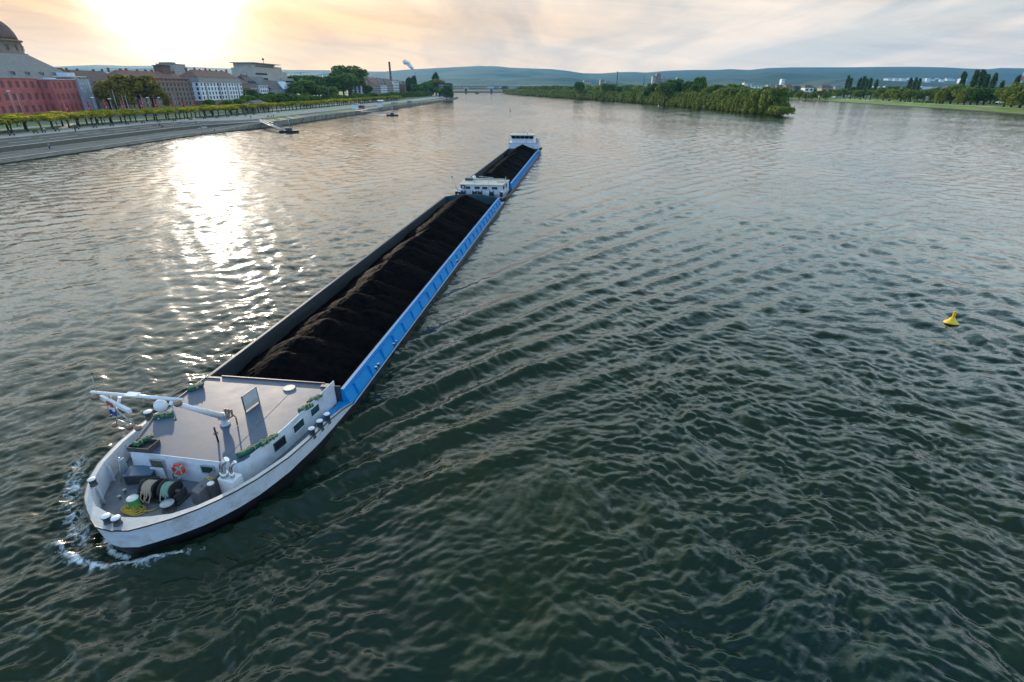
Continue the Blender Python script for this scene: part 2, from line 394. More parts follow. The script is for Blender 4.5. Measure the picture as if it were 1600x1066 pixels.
def make_water():
    cx, cy = 0.0, -18.0
    NC = 1300; rows = []
    r = 5.0
    while r < 3200:
        rows.append(r)
        q_ = max(r - 14.0, 4.0); r += max(.055, min(q_ * q_ / CAMH * .0014, .75 + r * .0012))
    rows = np.array(rows); NR = len(rows)
    az = np.linspace(R(-80), R(80), NC)
    rr, aa = np.meshgrid(rows, az, indexing='ij')
    x = cx + rr * np.sin(aa); y = cy + rr * np.cos(aa)
    dr = np.maximum(np.gradient(rows)[:, None], rr * (az[1] - az[0]))
    z = np.zeros_like(x)
    rs = np.random.default_rng(11)
    amp_mod = .25 + 1.5 * np.clip(fbm(x / 26, y / 60, 4, 5) - .12, 0, 1)
    wx = x + 1.6 * (fbm(x / 7, y / 7, 3, 31) - .5) * 2; wy = y + 1.6 * (fbm(x / 7, y / 7, 3, 57) - .5) * 2
    slick = np.zeros_like(x); reg = (x > 5) & (x < 130) & (y > 30) & (y < 190)
    for pl, wd in (([(1040, 318), (1120, 345), (1230, 378), (1350, 408), (1480, 430), (1620, 458)], 1.3), ([(1090, 300), (1200, 322), (1330, 352), (1470, 372), (1620, 392)], 1.0), ([(930, 215), (990, 250), (1060, 290), (1150, 330)], 2.2)):
        sd = poly_dist(x[reg] + 1.2 * (fbm(x[reg] / 9, y[reg] / 9, 2, 3) - .5), y[reg] + 1.5 * (fbm(x[reg] / 9, y[reg] / 9, 2, 13) - .5), [at(*q) for q in pl]); slick[reg] = np.maximum(slick[reg], np.exp(-(sd / wd) ** 2))
    patch = np.clip((fbm(x / 14, y / 42, 4, 91) - .52) * 5, 0, 1) * .6
    calm = np.maximum(slick * .95, patch); amp_mod = amp_mod * (1 - .75 * calm)
    for i in range(64):
        lam = .42 * (18 ** (rs.random() ** 1.25)); k = 2 * math.pi / lam
        th = R(108) + rs.normal() * .75
        a = lam * .0112 * (1.0 if lam < 1.3 else .60 if lam < 4 else .38)
        att = np.clip((lam / dr - 2.2) / 3.0, 0, 1)
        ph = (wx * math.cos(th) + wy * math.sin(th)) * k + rs.random() * 6.28
        sn = np.sin(ph); z += a * att * (sn + .25 * np.cos(2 * ph)) * amp_mod
    # waves the vessels throw out on both sides (diverging wake)
    Xb = x * math.cos(AXA) - y * math.sin(AXA) - OFFX; Yb = x * math.sin(AXA) + y * math.cos(AXA)
    for sgn, amp0 in ((1, 1.0), (-1, .35)):
        lat = sgn * Xb; s_ = Yb - 13.0
        for (tan_, crest, lam, A_, w0, s0) in ((.40, 38, 3.9, .33, 2.4, 4), (.62, 42, 2.6, .17, 3.2, 2), (.27, 30, 5.0, .24, 2.6, 12), (.85, 47, 3.3, .20, 3.6, 0), (.36, 34, 3.4, .14, 3.0, 80)):
            s2 = s_ - s0; cl_ = s2 * tan_ + 3.5
            env = np.exp(-((lat - cl_) / (w0 + .05 * np.maximum(s2, 0))) ** 2) * (s2 > 0) * (lat > 3.5) / (1 + np.maximum(s2, 0) / 38) * np.clip(s2 / 3, 0, 1)
            ca, sa = math.cos(R(crest)), math.sin(R(crest))
            ph = (lat * ca - s2 * sa + 1.1 * (fbm(x / 5, y / 5, 2, 9) - .5)) * 2 * math.pi / lam
            att = np.clip((lam / dr - 2.0) / 3.0, 0, 1)
            z += amp0 * A_ * env * att * (np.cos(ph) + .3 * np.cos(2 * ph))
    # bow wave and foam
    foam = np.zeros_like(x)
    near = (rr < 60) & (Xb > -14) & (Xb < 14)
    xn, yn = Xb[near], Yb[near]
    out = [(a, b) for a, b, c in RAIL]; loop = [(-a, b) for a, b in out[:0:-1]] + out
    dh = poly_dist(xn, yn, [(a * .96, b + .45) for a, b in loop])
    bw = np.exp(-((dh - .75) / .4) ** 2) * np.clip((19.5 - yn) / 5, 0, 1)
    zz = z[near]; zz += .16 * bw * (.7 + .6 * fbm(xn * 1.5, yn * 1.5, 3, 4)); z[near] = zz
    fpts = [P(*q, 0) for q in [(92, 850), (105, 866), (130, 880), (170, 887), (230, 882), (300, 869), (345, 854), (395, 832)]]
    fd = poly_dist(xn, yn, fpts)
    fade = np.clip((fpts[-1][0] + 1.0 - xn) / 4.0, .12, 1)
    fo = .55 * np.exp(-(fd / .30) ** 2) * fade
    fo = np.maximum(fo, .42 * np.exp(-(fd / .8) ** 2) * fade)
    fo = np.maximum(fo, .50 * np.exp(-((dh - .2) / .35) ** 2) * np.clip((17 - yn) / 3, 0, 1) * (xn < 0))
    lpts = [P(*q, 0) for q in [(128, 845), (112, 800), (110, 760), (124, 722)]]
    ld = poly_dist(xn, yn, lpts); fo = np.maximum(fo, .45 * np.exp(-(ld / .95) ** 2))
    chop = np.exp(-(ld / 1.3) ** 2); zz = z[near]; zz += chop * .16 * (fbm(xn * 2.2, yn * 2.2, 4, 21) - .5) * 2
    zz += .10 * np.exp(-(fd / .4) ** 2) * fade; z[near] = zz
    foam[near] = fo
    # churned streaks along the sides and astern
    side = np.abs(np.abs(Xb) - 5.6); s3 = np.exp(-(side / .8) ** 2) * ((Yb > 26) & (Yb < 172)) * .30
    foam = np.maximum(foam, s3)
    st = np.exp(-(Xb / (4 + .02 * np.maximum(Yb - 172, 0))) ** 2) * (Yb > 171) * .44 / (1 + np.maximum(Yb - 172, 0) / 40); foam = np.maximum(foam, st)
    # no water inside the hulls
    hh = np.interp(Yb, [r_[1] for r_ in RAIL], [r_[0] for r_ in RAIL])
    inside = (Yb > 14.7) & (Yb < 89.3) & (np.abs(Xb) < hh * .955 - .25)
    inside |= (Yb > 92.5) & (Yb < 171) & (np.abs(Xb) < 4.5)
    z = np.where(inside, -1.9, z)
    co = np.stack([x, y, z], -1).reshape(-1, 3)
    i = np.arange(NR - 1)[:, None] * NC + np.arange(NC - 1)[None]
    q = np.stack([i, i + NC, i + NC + 1, i + 1], -1).reshape(-1, 4)[:, ::-1]
    me = np_mesh('water', co, q, water_mat(), True, {'foam': foam.ravel(), 'calm': calm.ravel()})
    o = bpy.data.objects.new('water', me); link(o); tag(o, kind='structure')
    print('water verts', len(co))
    # river bed: one flat sheet below everything, out to the horizon
    g = MB(); n = g.verts([(-17600, -300, -5), (17600, -300, -5), (17600, 15600, -5), (-17600, 15600, -5)]); g.face((n, n + 1, n + 2, n + 3))
    tag(g.build('river_bed', mat('river_silt', (.05, .045, .03), .9)), kind='structure')
make_water()
# ------------------------------------------------------------------ front barge
def bray(px, py):
    r = ray(px, py)
    return (r[0] * math.cos(AXA) - r[1] * math.sin(AXA), r[0] * math.sin(AXA) + r[1] * math.cos(AXA), r[2])
def on_bY(px, py, Y):
    r = bray(px, py); t = Y / r[1]; return (r[0] * t - OFFX, CAMH + r[2] * t)
def on_bX(px, py, X):
    r = bray(px, py); t = (X + OFFX) / r[0]; return (r[1] * t, CAMH + r[2] * t)
BY0 = 13.3
barge = empty('cargo_barge', B2W(0, BY0, 0), -AXA)
tag(barge, 'long blue and white coal barge in front, nearest to the camera, with grey foredeck cabin', 'barge')
def part(g, name, m, parent=None, **kw):
    parent = parent or barge
    loc = (0, -BY0, 0) if parent is barge else (0, 0, 0)
    return g.build(name, m, parent, loc=loc, **kw)
YS = 89.0
half = [(x, y, z) for x, y, z in RAIL] + [(5.0, 27.0, .45)] + [(5.0, y, .45) for y in range(32, 88, 6)] + [(5.0, YS, .45)]
def offset_half(d, only_bow=True):
    res = []
    for i, (x, y, z) in enumerate(half):
        a = half[max(i - 1, 0)]; b = half[min(i + 1, len(half) - 1)]
        tx, ty = b[0] - a[0], b[1] - a[1]
        if i == 0: tx, ty = 1, 0
        L = math.hypot(tx, ty); nx, ny = -ty / L, tx / L      # inwards
        k = d * (1 if not only_bow else max(0.0, min(1.0, (25.5 - y) / 9)))
        if k == 0: res.append((x, y)); continue
        res.append((max(0, x + nx * k), y + ny * k))
    return res
def loop_from(h): return [(-x, y) for x, y in h[:0:-1]] + list(h)     # left stern -> bow -> right stern
def ring_z(zs): return zs[:0:-1] + zs
rz_ = [p[2] for p in half]
O0 = loop_from(offset_half(0)); O1 = loop_from(offset_half(.16)); O2 = loop_from(offset_half(.55)); O3 = loop_from(offset_half(1.5))
N_ = len(O0)
zr = ring_z(rz_); zm = ring_z([min(p[2] - .02, .72 if p[1] < 20 else .72 - (p[1] - 20) * .045) for p in half])
def strip(g, A_, za, B_, zb, closed=True, flip=False):
    a = g.verts([(x, y, z) for (x, y), z in zip(A_, za)]); b = g.verts([(x, y, z) for (x, y), z in zip(B_, zb)])
    n = len(A_)
    for i in range(n if closed else n - 1):
        j = (i + 1) % n; f = (a + i, a + j, b + j, b + i); g.face(f[::-1] if flip else f)
g = MB(); g.smooth = True
strip(g, O3, [-2.4] * N_, O2, [-.25] * N_); strip(g, O2, [-.25] * N_, O1, zm)
g.smooth = False; k = g.verts([(x, y, -2.4) for x, y in O3]); g.face([k + i for i in range(N_ - 1, -1, -1)])
hull = part(g, 'hull', M['blackhull'])
# white bow strake
bow_i = [i for i, (x, y) in enumerate(O0) if y <= 25.7]
g = MB(); g.smooth = True
strip(g, [O1[i] for i in bow_i], [zm[i] for i in bow_i], [O0[i] for i in bow_i], [zr[i] for i in bow_i], closed=False)
part(g, 'bow_plating', M['white'])
# upper black hull band along the hold and stern transom
g = MB()
mid_i = [i for i, (x, y) in enumerate(O0) if y >= 25.5]
for side in (0, 1):
    ids = [i for i in mid_i if (O0[i][0] > 0) == bool(side)]
    strip(g, [O1[i] for i in ids], [zm[i] for i in ids], [O0[i] for i in ids], [zr[i] for i in ids], closed=False)
g.face(g.verts([(-5, YS, -.5), (5, YS, -.5), (5, YS, .45), (-5, YS, .45)]) + i for i in (3, 2, 1, 0))
part(g, 'side_plating', M['blackhull'])
for s in (-1, 1): g = MB(); g.cyl((s * 5.0, 25.5, .47), (s * 5.0, YS, .47), .055, n=6); part(g, 'rubbing_strake', M['greymetal'])
# rail cap and inner bulwark
def capw(y): return .24 + .50 * math.exp(-((y - 13.3) / .7) ** 2)
inn = []
for i, (x, y, z) in enumerate(half):
    if y > 25.7: break
    a = half[max(i - 1, 0)]; b = half[i + 1]
    tx, ty = (b[0] - a[0], b[1] - a[1]) if i else (1, 0)
    L = math.hypot(tx, ty); w = capw(y) * (1 if y < 22 else .7)
    inn.append((max(0, x - ty / L * w), y + tx / L * w, z))
I0 = [(-x, y) for x, y, z in inn[:0:-1]] + [(x, y) for x, y, z in inn]; zI = [z for x, y, z in inn[:0:-1]] + [z for x, y, z in inn]
Ob = [O0[i] for i in bow_i]; zO = [zr[i] for i in bow_i]
g = MB()
strip(g, Ob, [z + .02 for z in zO], I0, [z + .02 for z in zI], closed=False)
strip(g, Ob, [z - .03 for z in zO], Ob, [z + .02 for z in zO], closed=False)
part(g, 'rail_cap', M['greymetal'])
g = MB(); g.tube([(x * 1.002, y - .01, z + .0) for (x, y), z in zip(Ob, zO)], .035, 6); part(g, 'fender_strip', M['blackhull'])
FD = .62
g = MB(); strip(g, I0, [z + .015 for z in zI], I0, [FD] * len(I0), closed=False)
for i in range(4, len(I0) - 4, 2):       # bulwark knees
    x, y = I0[i]; z = zI[i]
    if z - FD > .5 and y > 15:
        cx_, cy_ = x * .955, y + .08; g.box(((x + cx_) / 2, (y + cy_) / 2, (FD + z) / 2 - .1), (abs(x - cx_) + .05, .03, z - FD - .22))
part(g, 'inner_bulwark', M['white'])
g = MB()
dk = [p for p in I0]
k = g.verts([(x, y, FD) for x, y in dk]); g.face([k + i for i in range(len(dk))])
g.bx(-4.9, 4.9, 25.65, 25.98, FD - .25, FD - .01)
part(g, 'foredeck', M['foredeck'])
# blue side passages beside the cabin
g = MB(); g.bx(4.2, 4.78, 22.9, 26.2, FD + .01, FD + .12); g.bx(4.25, 4.7, 23.2, 24.0, FD + .12, FD + .42); part(g, 'side_step', M['blue'])
g = MB(); g.bx(-4.78, -4.3, 22.9, 26.2, FD + .01, FD + .12); part(g, 'side_step', M['blue'])
# cabin
RZ = 1.92
roof = [(-3.1, 17.95), (2.35, 17.78), (2.62, 17.86), (2.84, 18.08), (2.95, 18.4), (3.42, 20.6), (4.08, 25.3), (-4.15, 25.3), (-4.08, 24.5), (-4.05, 20.7)]
base = [(x * 1.0 + (.0), y - (.16 if y < 18.6 else 0)) for x, y in roof]
g = MB(); g.prism(base, FD - .05, RZ - .06, roof)
cab = part(g, 'cabin_wall', M['white'])
g = MB(); g.prism(roof, RZ - .06, RZ)
g.bx(-.012 + 1.9, .012 + 1.9, 18.2, 25.0, RZ, RZ + .008)
part(g, 'cabin_roof', M['deck'])
g = MB()      # raised side fin and rear lip
rp = [roof[5], roof[6]]
import itertools
def wallseg(g, p0, p1, zb0, zb1, zt0, zt1, th):
    d = Vector((p1[0] - p0[0], p1[1] - p0[1])).normalized(); nx, ny = d.y * th, -d.x * th
    n = g.verts([(p0[0], p0[1], zb0), (p1[0], p1[1], zb1), (p1[0] + nx, p1[1] + ny, zb1), (p0[0] + nx, p0[1] + ny, zb0), (p0[0], p0[1], zt0), (p1[0], p1[1], zt1), (p1[0] + nx, p1[1] + ny, zt1), (p0[0] + nx, p0[1] + ny, zt0)])
    for q in [(0, 1, 2, 3), (7, 6, 5, 4), (1, 0, 4, 5), (2, 1, 5, 6), (3, 2, 6, 7), (0, 3, 7, 4)]: g.face([n + i for i in q])
edge = [(2.95, 18.4), (3.18, 19.5), (3.42, 20.6), (3.62, 22.0), (3.85, 23.6), (4.08, 25.3)]
hts = [.03, .045, .07, .11, .17, .30]
for (a, b), (h0, h1) in zip(zip(edge, edge[1:]), zip(hts, hts[1:])): wallseg(g, a, b, RZ - .02, RZ - .02, RZ + h0, RZ + h1, .05)
wallseg(g, (-3.15, 17.93), (2.35, 17.75), RZ - .02, RZ - .02, RZ + .035, RZ + .035, .04)
part(g, 'roof_edge', M['white'])
g = MB(); g.bx(-4.15, -3.2, 25.05, 25.12, RZ, RZ + .05); g.bx(-3.2, 3.5, 25.28, 25.36, RZ - .1, RZ + .09); g.bx(3.4, 4.0, 24.9, 25.3, RZ, RZ + .07)
g.bx(-4.18, -4.1, 20.8, 25.3, RZ - .03, RZ + .05); wallseg(g, (-4.08, 20.75), (-3.13, 17.95), RZ, RZ, RZ + .05, RZ + .05, .04)
part(g, 'roof_coaming', M['darkmetal'])
# windows
def wall_window(name, px, py, z, w, h, p0, p1, glass, frame=M['white_clean'], deep=.03, lab=None):
    """window on the wall line p0-p1 (barge frame) where pixel (px,py) at height z falls"""
    X, Y = P(px, py, z); d = Vector((p1[0] - p0[0], p1[1] - p0[1])); L = d.length; d.normalize()
    t = max(w / 2, min(L - w / 2, (Vector((X, Y)) - Vector(p0)).dot(d))); c = Vector(p0) + d * t
    ang = math.atan2(d.y, d.x); n = Vector((d.y, -d.x))
    if n.dot(Vector((c.x - 0, c.y - 22))) < 0: n = -n
    g = MB()
    fw = .035
    for (u, v, a, b) in ((0, h / 2, w, fw), (0, -h / 2, w, fw), (w / 2, 0, fw, h + fw), (-w / 2, 0, fw, h + fw)):
        q = c + d * u + n * deep; g.box((q.x, q.y, z + v), (a, .05, b), ang)
    f = part(g, 'window', frame)
    g2 = MB(); q = c + n * (deep - .012); g2.box((q.x, q.y, z), (w - fw, .02, h - fw), ang); g2.build('pane', glass, f)
    if lab: f['label'] = lab
RW = ((2.95, 18.4), (3.42, 20.6)); RW2 = ((3.42, 20.6), (4.08, 25.3)); FW = ((-3.1, 17.86), (2.35, 17.70))
wall_window('w', 444, 692, 1.33, .78, .46, RW[0], RW[1], M['glass'], frame=M['darkmetal'], lab='dark open cabin window')
wall_window('w', 474, 666.6, 1.4, .92, .5, RW2[0], RW2[1], M['glassgreen'])
wall_window('w', 497, 642, 1.45, .8, .5, RW2[0], RW2[1], M['glassgreen'])
wall_window('w', 252, 720, 1.42, .72, .46, FW[0], FW[1], M['curtain'], frame=M['greymetal'])
wall_window('w', 330, 729, 1.42, .66, .42, FW[0], FW[1], M['glassgreen'], frame=M['greymetal'])
g = MB(); X, Y = P(253, 733, 1.0); g.box((X, 17.66, .98), (.7, .03, .62)); dr_ = part(g, 'door', M['white_clean'])
g = MB(); g.tube([(X + .95, 17.62, 1.15), (X + .95, 17.5, 1.12), (X + .98, 17.48, .9), (X + 1.0, 17.6, .85)], .025); part(g, 'handrail', M['black'])
# hold: coamings, inner walls, floor, bulkhead
def coaming(Y0, Y1, parent, f=part, gap=2.35, ph=0.0, zc=1.6, both=True, bm=None):
    bm = bm or M['blue']
    for s in (1, -1):
        g = MB()
        prof = [(4.93, .46), (4.93, .56), (4.63, 1.30), (4.63, 1.42), (4.56, 1.45), (4.56, zc), (4.42, zc), (4.42, .4)]
        n = g.verts([(s * x, Y0, z) for x, z in prof] + [(s * x, Y1, z) for x, z in prof]); k = len(prof)
        for i in range(k - 1):
            q = (n + i, n + i + k, n + i + 1 + k, n + i + 1); g.face(q if s > 0 else q[::-1])
        g.face([n + i for i in range(k)][::s]); g.face([n + k + i for i in range(k)][::-s])
        y = Y0 + 1.2 + ph
        while y < Y1 - .4:
            m_ = g.verts([(s * 4.93, y - .05, .57), (s * 4.93, y + .05, .57), (s * 4.62, y + .05, 1.3), (s * 4.62, y - .05, 1.3), (s * 5.02, y - .05, .57), (s * 5.02, y + .05, .57), (s * 4.80, y + .05, 1.34), (s * 4.80, y - .05, 1.34)])
            for q in [(4, 5, 6, 7), (0, 3, 2, 1), (0, 1, 5, 4), (2, 3, 7, 6), (1, 2, 6, 5), (0, 4, 7, 3)]: g.face([m_ + i for i in (q if s > 0 else q[::-1])])
            y += gap
        f(g, 'coaming', bm, parent)
        g = MB(); g.bx(min(s * 4.57, s * 4.60), max(s * 4.57, s * 4.60), Y0, Y1, zc - .04, zc + .025); 
        if s < 0: g.bx(-4.61, -4.41, Y0, Y1, zc + .026, zc + .04)
        f(g, 'coaming_rail', M['bluelight'] if s > 0 else M['innerwall'], parent)
    g = MB(); g.bx(4.36, 4.42, Y0, Y1, -1.6, zc - .02); f(g, 'hold_side', M['innerwall'], parent)
    g = MB(); g.bx(-4.42, -4.36, Y0, Y1, -1.6, zc - .02)
    y = Y0 + 3
    while y < Y1: g.cyl((-4.36, y, zc - .35), (-4.30, y, zc - .35), .05, n=8); y += 7.5
    f(g, 'hold_side', M['innerwall'], parent)
    g = MB(); g.bx(-4.36, 4.36, Y0, Y1, -1.62, -1.5); f(g, 'hold_floor', M['innerwall'], parent)
coaming(25.4, 87.0, barge)
g = MB(); g.bx(-4.42, 4.42, 87.0, 87.12, -1.6, 1.3)
pts = [(-4.5 + 9 * i / 16) for i in range(17)]
for a, b in zip(pts, pts[1:]):
    za = 1.55 + .45 * (1 - (a / 4.5) ** 2); zb = 1.55 + .45 * (1 - (b / 4.5) ** 2)
    wallseg(g, (a, 87.0), (b, 87.0), 1.2, 1.2, za, zb, -.12)
part(g, 'stern_bulkhead', M['greensteel'])
g = MB(); g.bx(-4.42, 4.42, 25.36, 25.42, -1.6, 1.8); part(g, 'fore_bulkhead', M['innerwall'])
g = MB()
for s in (1, -1): g.bx(min(s * 4.6, s * 4.98), max(s * 4.6, s * 4.98), 25.7, YS - .05, .42, .455)
g.bx(-4.98, 4.98, 87.12, YS - .02, .42, .5)
part(g, 'side_deck', M['foredeck'])

# fittings welded to the barge
def bollard(px, py, zb, h, r, m=None, top=None, flare=1.25):
    X, Y = P(px, py, zb); m = m or M['darkmetal']
    g = MB(); g.lathe((X, Y, zb), [(r * 1.15, 0), (r * 1.15, .03), (r, .05), (r, h * .8), (r * flare, h * .86), (r * flare, h * .97)], 14)
    o = part(g, 'bollard', m)
    g = MB(); g.lathe((X, Y, zb + h * .97), [(r * flare * .98, 0), (r * flare * .9, .03), (r * .3, .05)], 14); g.build('bollard_cap', top or M['white_clean'], o)
    return X, Y
bollard(169.5, 816, 1.83, .34, .15); bollard(184.8, 819, 1.83, .34, .15)
bollard(147, 758, 1.80, .34, .14)
bollard(212, 791, FD, .5, .24, M['capgreen'], M['white_clean'], 1.1)
bollard(265, 797, FD, .42, .26, M['darkmetal'], M['greymetal'], 1.2)
bollard(336, 777, FD + .2, .85, .13)
bollard(489.5, 684, 1.28, .62, .15); bollard(502, 672, 1.22, .62, .15); bollard(513, 661, 1.15, .62, .15)
bollard(235, 655, 1.5, .5, .18)
g = MB(); X, Y = P(521, 626, FD + .2); g.lathe((X, Y, FD + .1), [(.14, 0), (.15, .26), (.19, .28), (.19, .32)], 12); part(g, 'vent_pot', M['white_clean'])
g = MB(); X, Y = P(452, 607, RZ); g.lathe((X, Y, RZ), [(.36, 0), (.36, .04), (.33, .06)], 24); hh_ = part(g, 'roof_hatch', M['beige'])
# exhaust housing with two bent pipes
Y0 = 16.72; X0 = on_bY(356, 742, 17.15)[0] - .05
g = MB(); g.box((X0 + .05, Y0 + .5, FD + .5), (.88, .62, 1.0), R(-8)); ex = part(g, 'exhaust_housing', M['white_clean'], bevel=.05)
for dx, r, hh2 in ((-.2, .135, .95), (.2, .075, .85)):
    g = MB(); bx_, by_, bz_ = X0 + .05 + dx, Y0 + .45, FD + .96
    g.tube([(bx_, by_, bz_), (bx_ + .0, by_, bz_ + hh2 * .55), (bx_ + .04, by_ - .0, bz_ + hh2 * .75), (bx_ + .16, by_ + .04, bz_ + hh2 * .95), (bx_ + .30, by_ + .08, bz_ + hh2 * 1.08)], r, 12)
    g.lathe((bx_, by_, bz_), [(r * 1.3, -.01), (r * 1.3, .3)], 12)
    g.build('exhaust_pipe', M['steel'], ex)
# winch with drums
WX, WY = P(246, 790, FD); WY += .5
g = MB(); g.cyl((WX - 1.05, WY, FD + .52), (WX + .95, WY, FD + .52), .09, n=12)
g.box((WX - 1.0, WY, FD + .25), (.1, .7, .5)); g.box((WX + .88, WY, FD + .25), (.1, .7, .5)); g.box((WX, WY, FD + .04), (2.1, .8, .08)); g.box((WX + .02, WY, FD + .25), (.08, .6, .5))
wn = part(g, 'winch', M['darkmetal'])
for x0, x1, rr_ in ((-.86, -.12, .30), (.10, .74, .30)):
    g = MB(); g.lathe((WX + x0, WY, FD + .54), [(.44, 0), (.44, .04), (rr_, .045), (rr_, x1 - x0 - .045), (.44, x1 - x0 - .04), (.44, x1 - x0)], 24, axis=(1, 0, 0)); g.build('drum', M['black'], wn)
g = MB(); g.tube([(WX - 1.1, WY + .25, FD + .2), (WX - 1.2, WY + .15, FD + .7), (WX - 1.0, WY + .1, FD + .85), (WX - .4, WY + .45, FD + .8)], .06, 8); g.build('guard_hoop', M['black'], wn)
# wedge shaped motor cabinet
g = MB(); cx_, cy_ = P(316, 790, FD); cy_ += .55
n = g.verts([Vector((cx_, cy_, FD)) + Matrix.Rotation(R(-20), 3, 'Z') @ Vector(p) for p in [(-.36, -.62, 0), (.36, -.62, 0), (.36, .62, 0), (-.36, .62, 0), (-.30, -.55, .72), (.22, -.55, .72), (.22, .62, 1.02), (-.30, .62, 1.02)]])
for q in [(0, 3, 2, 1), (4, 5, 6, 7), (0, 1, 5, 4), (1, 2, 6, 5), (2, 3, 7, 6), (3, 0, 4, 7)]: g.face([n + i for i in q])
g.cyl((cx_ - .05, cy_ - .2, FD + .78), (cx_ - .05, cy_ - .2, FD + .93), .03, n=8); g.cyl((cx_ + .02, cy_ + .3, FD + .9), (cx_ + .02, cy_ + .3, FD + 1.05), .03, n=8)
part(g, 'motor_cabinet', M['cabinet'], bevel=.02)
g = MB(); bxX, bxY = P(216, 757, FD); bxY += .35
g.box((bxX, bxY, FD + .26), (1.25, .68, .5), R(12)); sb = part(g, 'storage_locker', M['darkmetal'], bevel=.015)
g = MB(); g.box((bxX, bxY, FD + .54), (1.34, .76, .07), R(12)); g.build('lid', M['bluegrey'], sb)
# frame (posts) at the left of the cabin front
g = MB()
g.box((-3.3, 17.55, FD + .55), (.08, .3, 1.1)); g.cyl((-3.38, 17.2, FD), (-3.3, 17.5, FD + 1.25), .035, n=6); part(g, 'corner_post', M['greymetal'])
# small fittings on the front deck: rollers, pipes, eye bolts
for (px, py) in ((196, 770), (283, 752), (300, 748), (188, 780)):
    g = MB(); X, Y = P(px, py, FD); g.lathe((X, Y, FD), [(.05, 0), (.05, .16), (.08, .17), (.08, .2)], 8); part(g, 'deck_fitting', M['greymetal'])
# fairleads / twin bollards on the side deck
for px, py in ((617, 541), (596, 578), (688, 410), (764, 333)):
    X, Y = P(px, py, .46); X = 4.86
    for d_ in (-.22, .22):
        g = MB(); g.lathe((X, Y + d_, .46), [(.09, 0), (.09, .26), (.13, .28), (.13, .34)], 10); o = part(g, 'side_bollard', M['black'])
        g = MB(); g.lathe((X, Y + d_, .80), [(.12, 0), (.10, .03)], 10); g.build('bollard_cap', M['white_clean'], o)
# mast: leaning forward on the centre line
mbx, mby = P(352, 663, RZ); 
hY, hZ = on_bX(272, 631, mbx - .05)
base_p = Vector((mbx, mby, RZ)); piv = base_p + Vector((0, 0, .5)); head = Vector((mbx - .02, hY, hZ))
g = MB(); g.lathe(base_p, [(.26, 0), (.26, .03), (.16, .08), (.13, .55)], 14); g.box(piv, (.42, .34, .3)); mast = part(g, 'mast', M['greymetal'])
dirm = (head - piv).normalized()
g = MB(); g.cyl(piv - dirm * .35, head + dirm * .25, .18, .10, 14); boom = g.build('mast_boom', M['white_clean'], mast)
def yb(px, py, Y=None): X, z = on_bY(px, py, head.y if Y is None else Y); return Vector((X, head.y if Y is None else Y, z))
g = MB(); g.cyl(yb(143, 613), yb(286, 625), .085, .085, 10); g.box(yb(207, 618) + Vector((0, 0, .05)), (.62, .34, .06)); g.build('yard', M['white_clean'], mast)
g = MB(); dp = yb(251, 634); g.lathe(dp, [(.16, -.26), (.26, -.12), (.29, 0), (.28, .08), (.24, .18), (.16, .26), (.06, .30)], 18); g.build('radar_dome', M['white_clean'], mast)
g = MB(); g.box((yb(187, 627) + Vector((0, -.25, 0))), (2.0, .14, .2), R(-16), ('Y', R(8))); g.cyl(yb(187, 627) + Vector((0, -.1, -.1)), yb(187, 620), .07, n=8); g.build('radar_scanner', M['white_clean'], mast)
g = MB()
lowpts = [yb(176, 640, head.y - .2), yb(217, 668, head.y - .2), yb(183, 652, head.y - .2), yb(200, 634, head.y - .2)]
g.tube([yb(170, 618), yb(183, 642, head.y - .2), yb(216, 669, head.y - .2)], .035, 6); g.tube([yb(183, 642, head.y - .2), yb(182, 663, head.y - .2)], .03, 6); g.tube([yb(183, 656, head.y - .2), yb(205, 664, head.y - .2)], .03, 6)
g.build('light_frame', M['greymetal'], mast); g = MB(); g.tube([yb(268, 632), yb(275, 655, head.y - .1)], .025, 6); g.build('lamp_stay', M['greymetal'], mast); g = MB()
g.tube([yb(150, 612), yb(144, 590)], .015, 5); g.tube([yb(160, 612), yb(163, 592)], .012, 5); g.tube([yb(143, 612), yb(139, 604)], .012, 5); g.tube([yb(146, 590), yb(140, 566)], .01, 5)
g.build('aerial', M['greymetal'], mast)
for (px, py, r) in ((148, 620, .17), (144, 583, .05), (180, 641, .13), (179, 664, .13), (202, 667, .16), (216, 669, .15), (173, 650, .07), (194, 653, .07), (228, 628, .13), (278, 630, .18), (274, 656, .06), (178, 633, .10)):
    g = MB(); q = yb(px, py, head.y - .15); g.lathe(q, [(r * .8, -r * .7), (r, -r * .3), (r, r * .5), (r * .6, r * .75)], 10); g.build('signal_lamp', M['lamp'] if r > .1 else M['darkmetal'], mast)
g = MB(); c0 = yb(353, 646, mby); 
for i, px in enumerate((354, 360.5, 367)):
    q = Vector((mbx + .12 + i * .17, mby + .12, RZ + .78)); g.sphere(q + Vector((0, 0, .05)), .075, 10, 6); g.lathe(q, [(.05, -.14), (.07, 0)], 8)
    g.tube([q + Vector((0, 0, -.12)), q + Vector((.02, -.05, -.28)), q + Vector((-.12, -.1, -.36)), piv], .045, 6)
g.tube([piv + Vector((.5, .1, .1)), piv + Vector((.66, .08, -.05)), piv + Vector((.7, 0, -.48))], .04, 6)
g.build('horn_cluster', M['lamp'], mast)
g = MB(); q = P(341, 690, RZ); g.cyl((q[0], q[1], RZ), (q[0], q[1], RZ + .85), .045, n=8); g.torus((q[0], q[1], RZ + .5), .1, .02); part(g, 'boom_prop', M['black'])
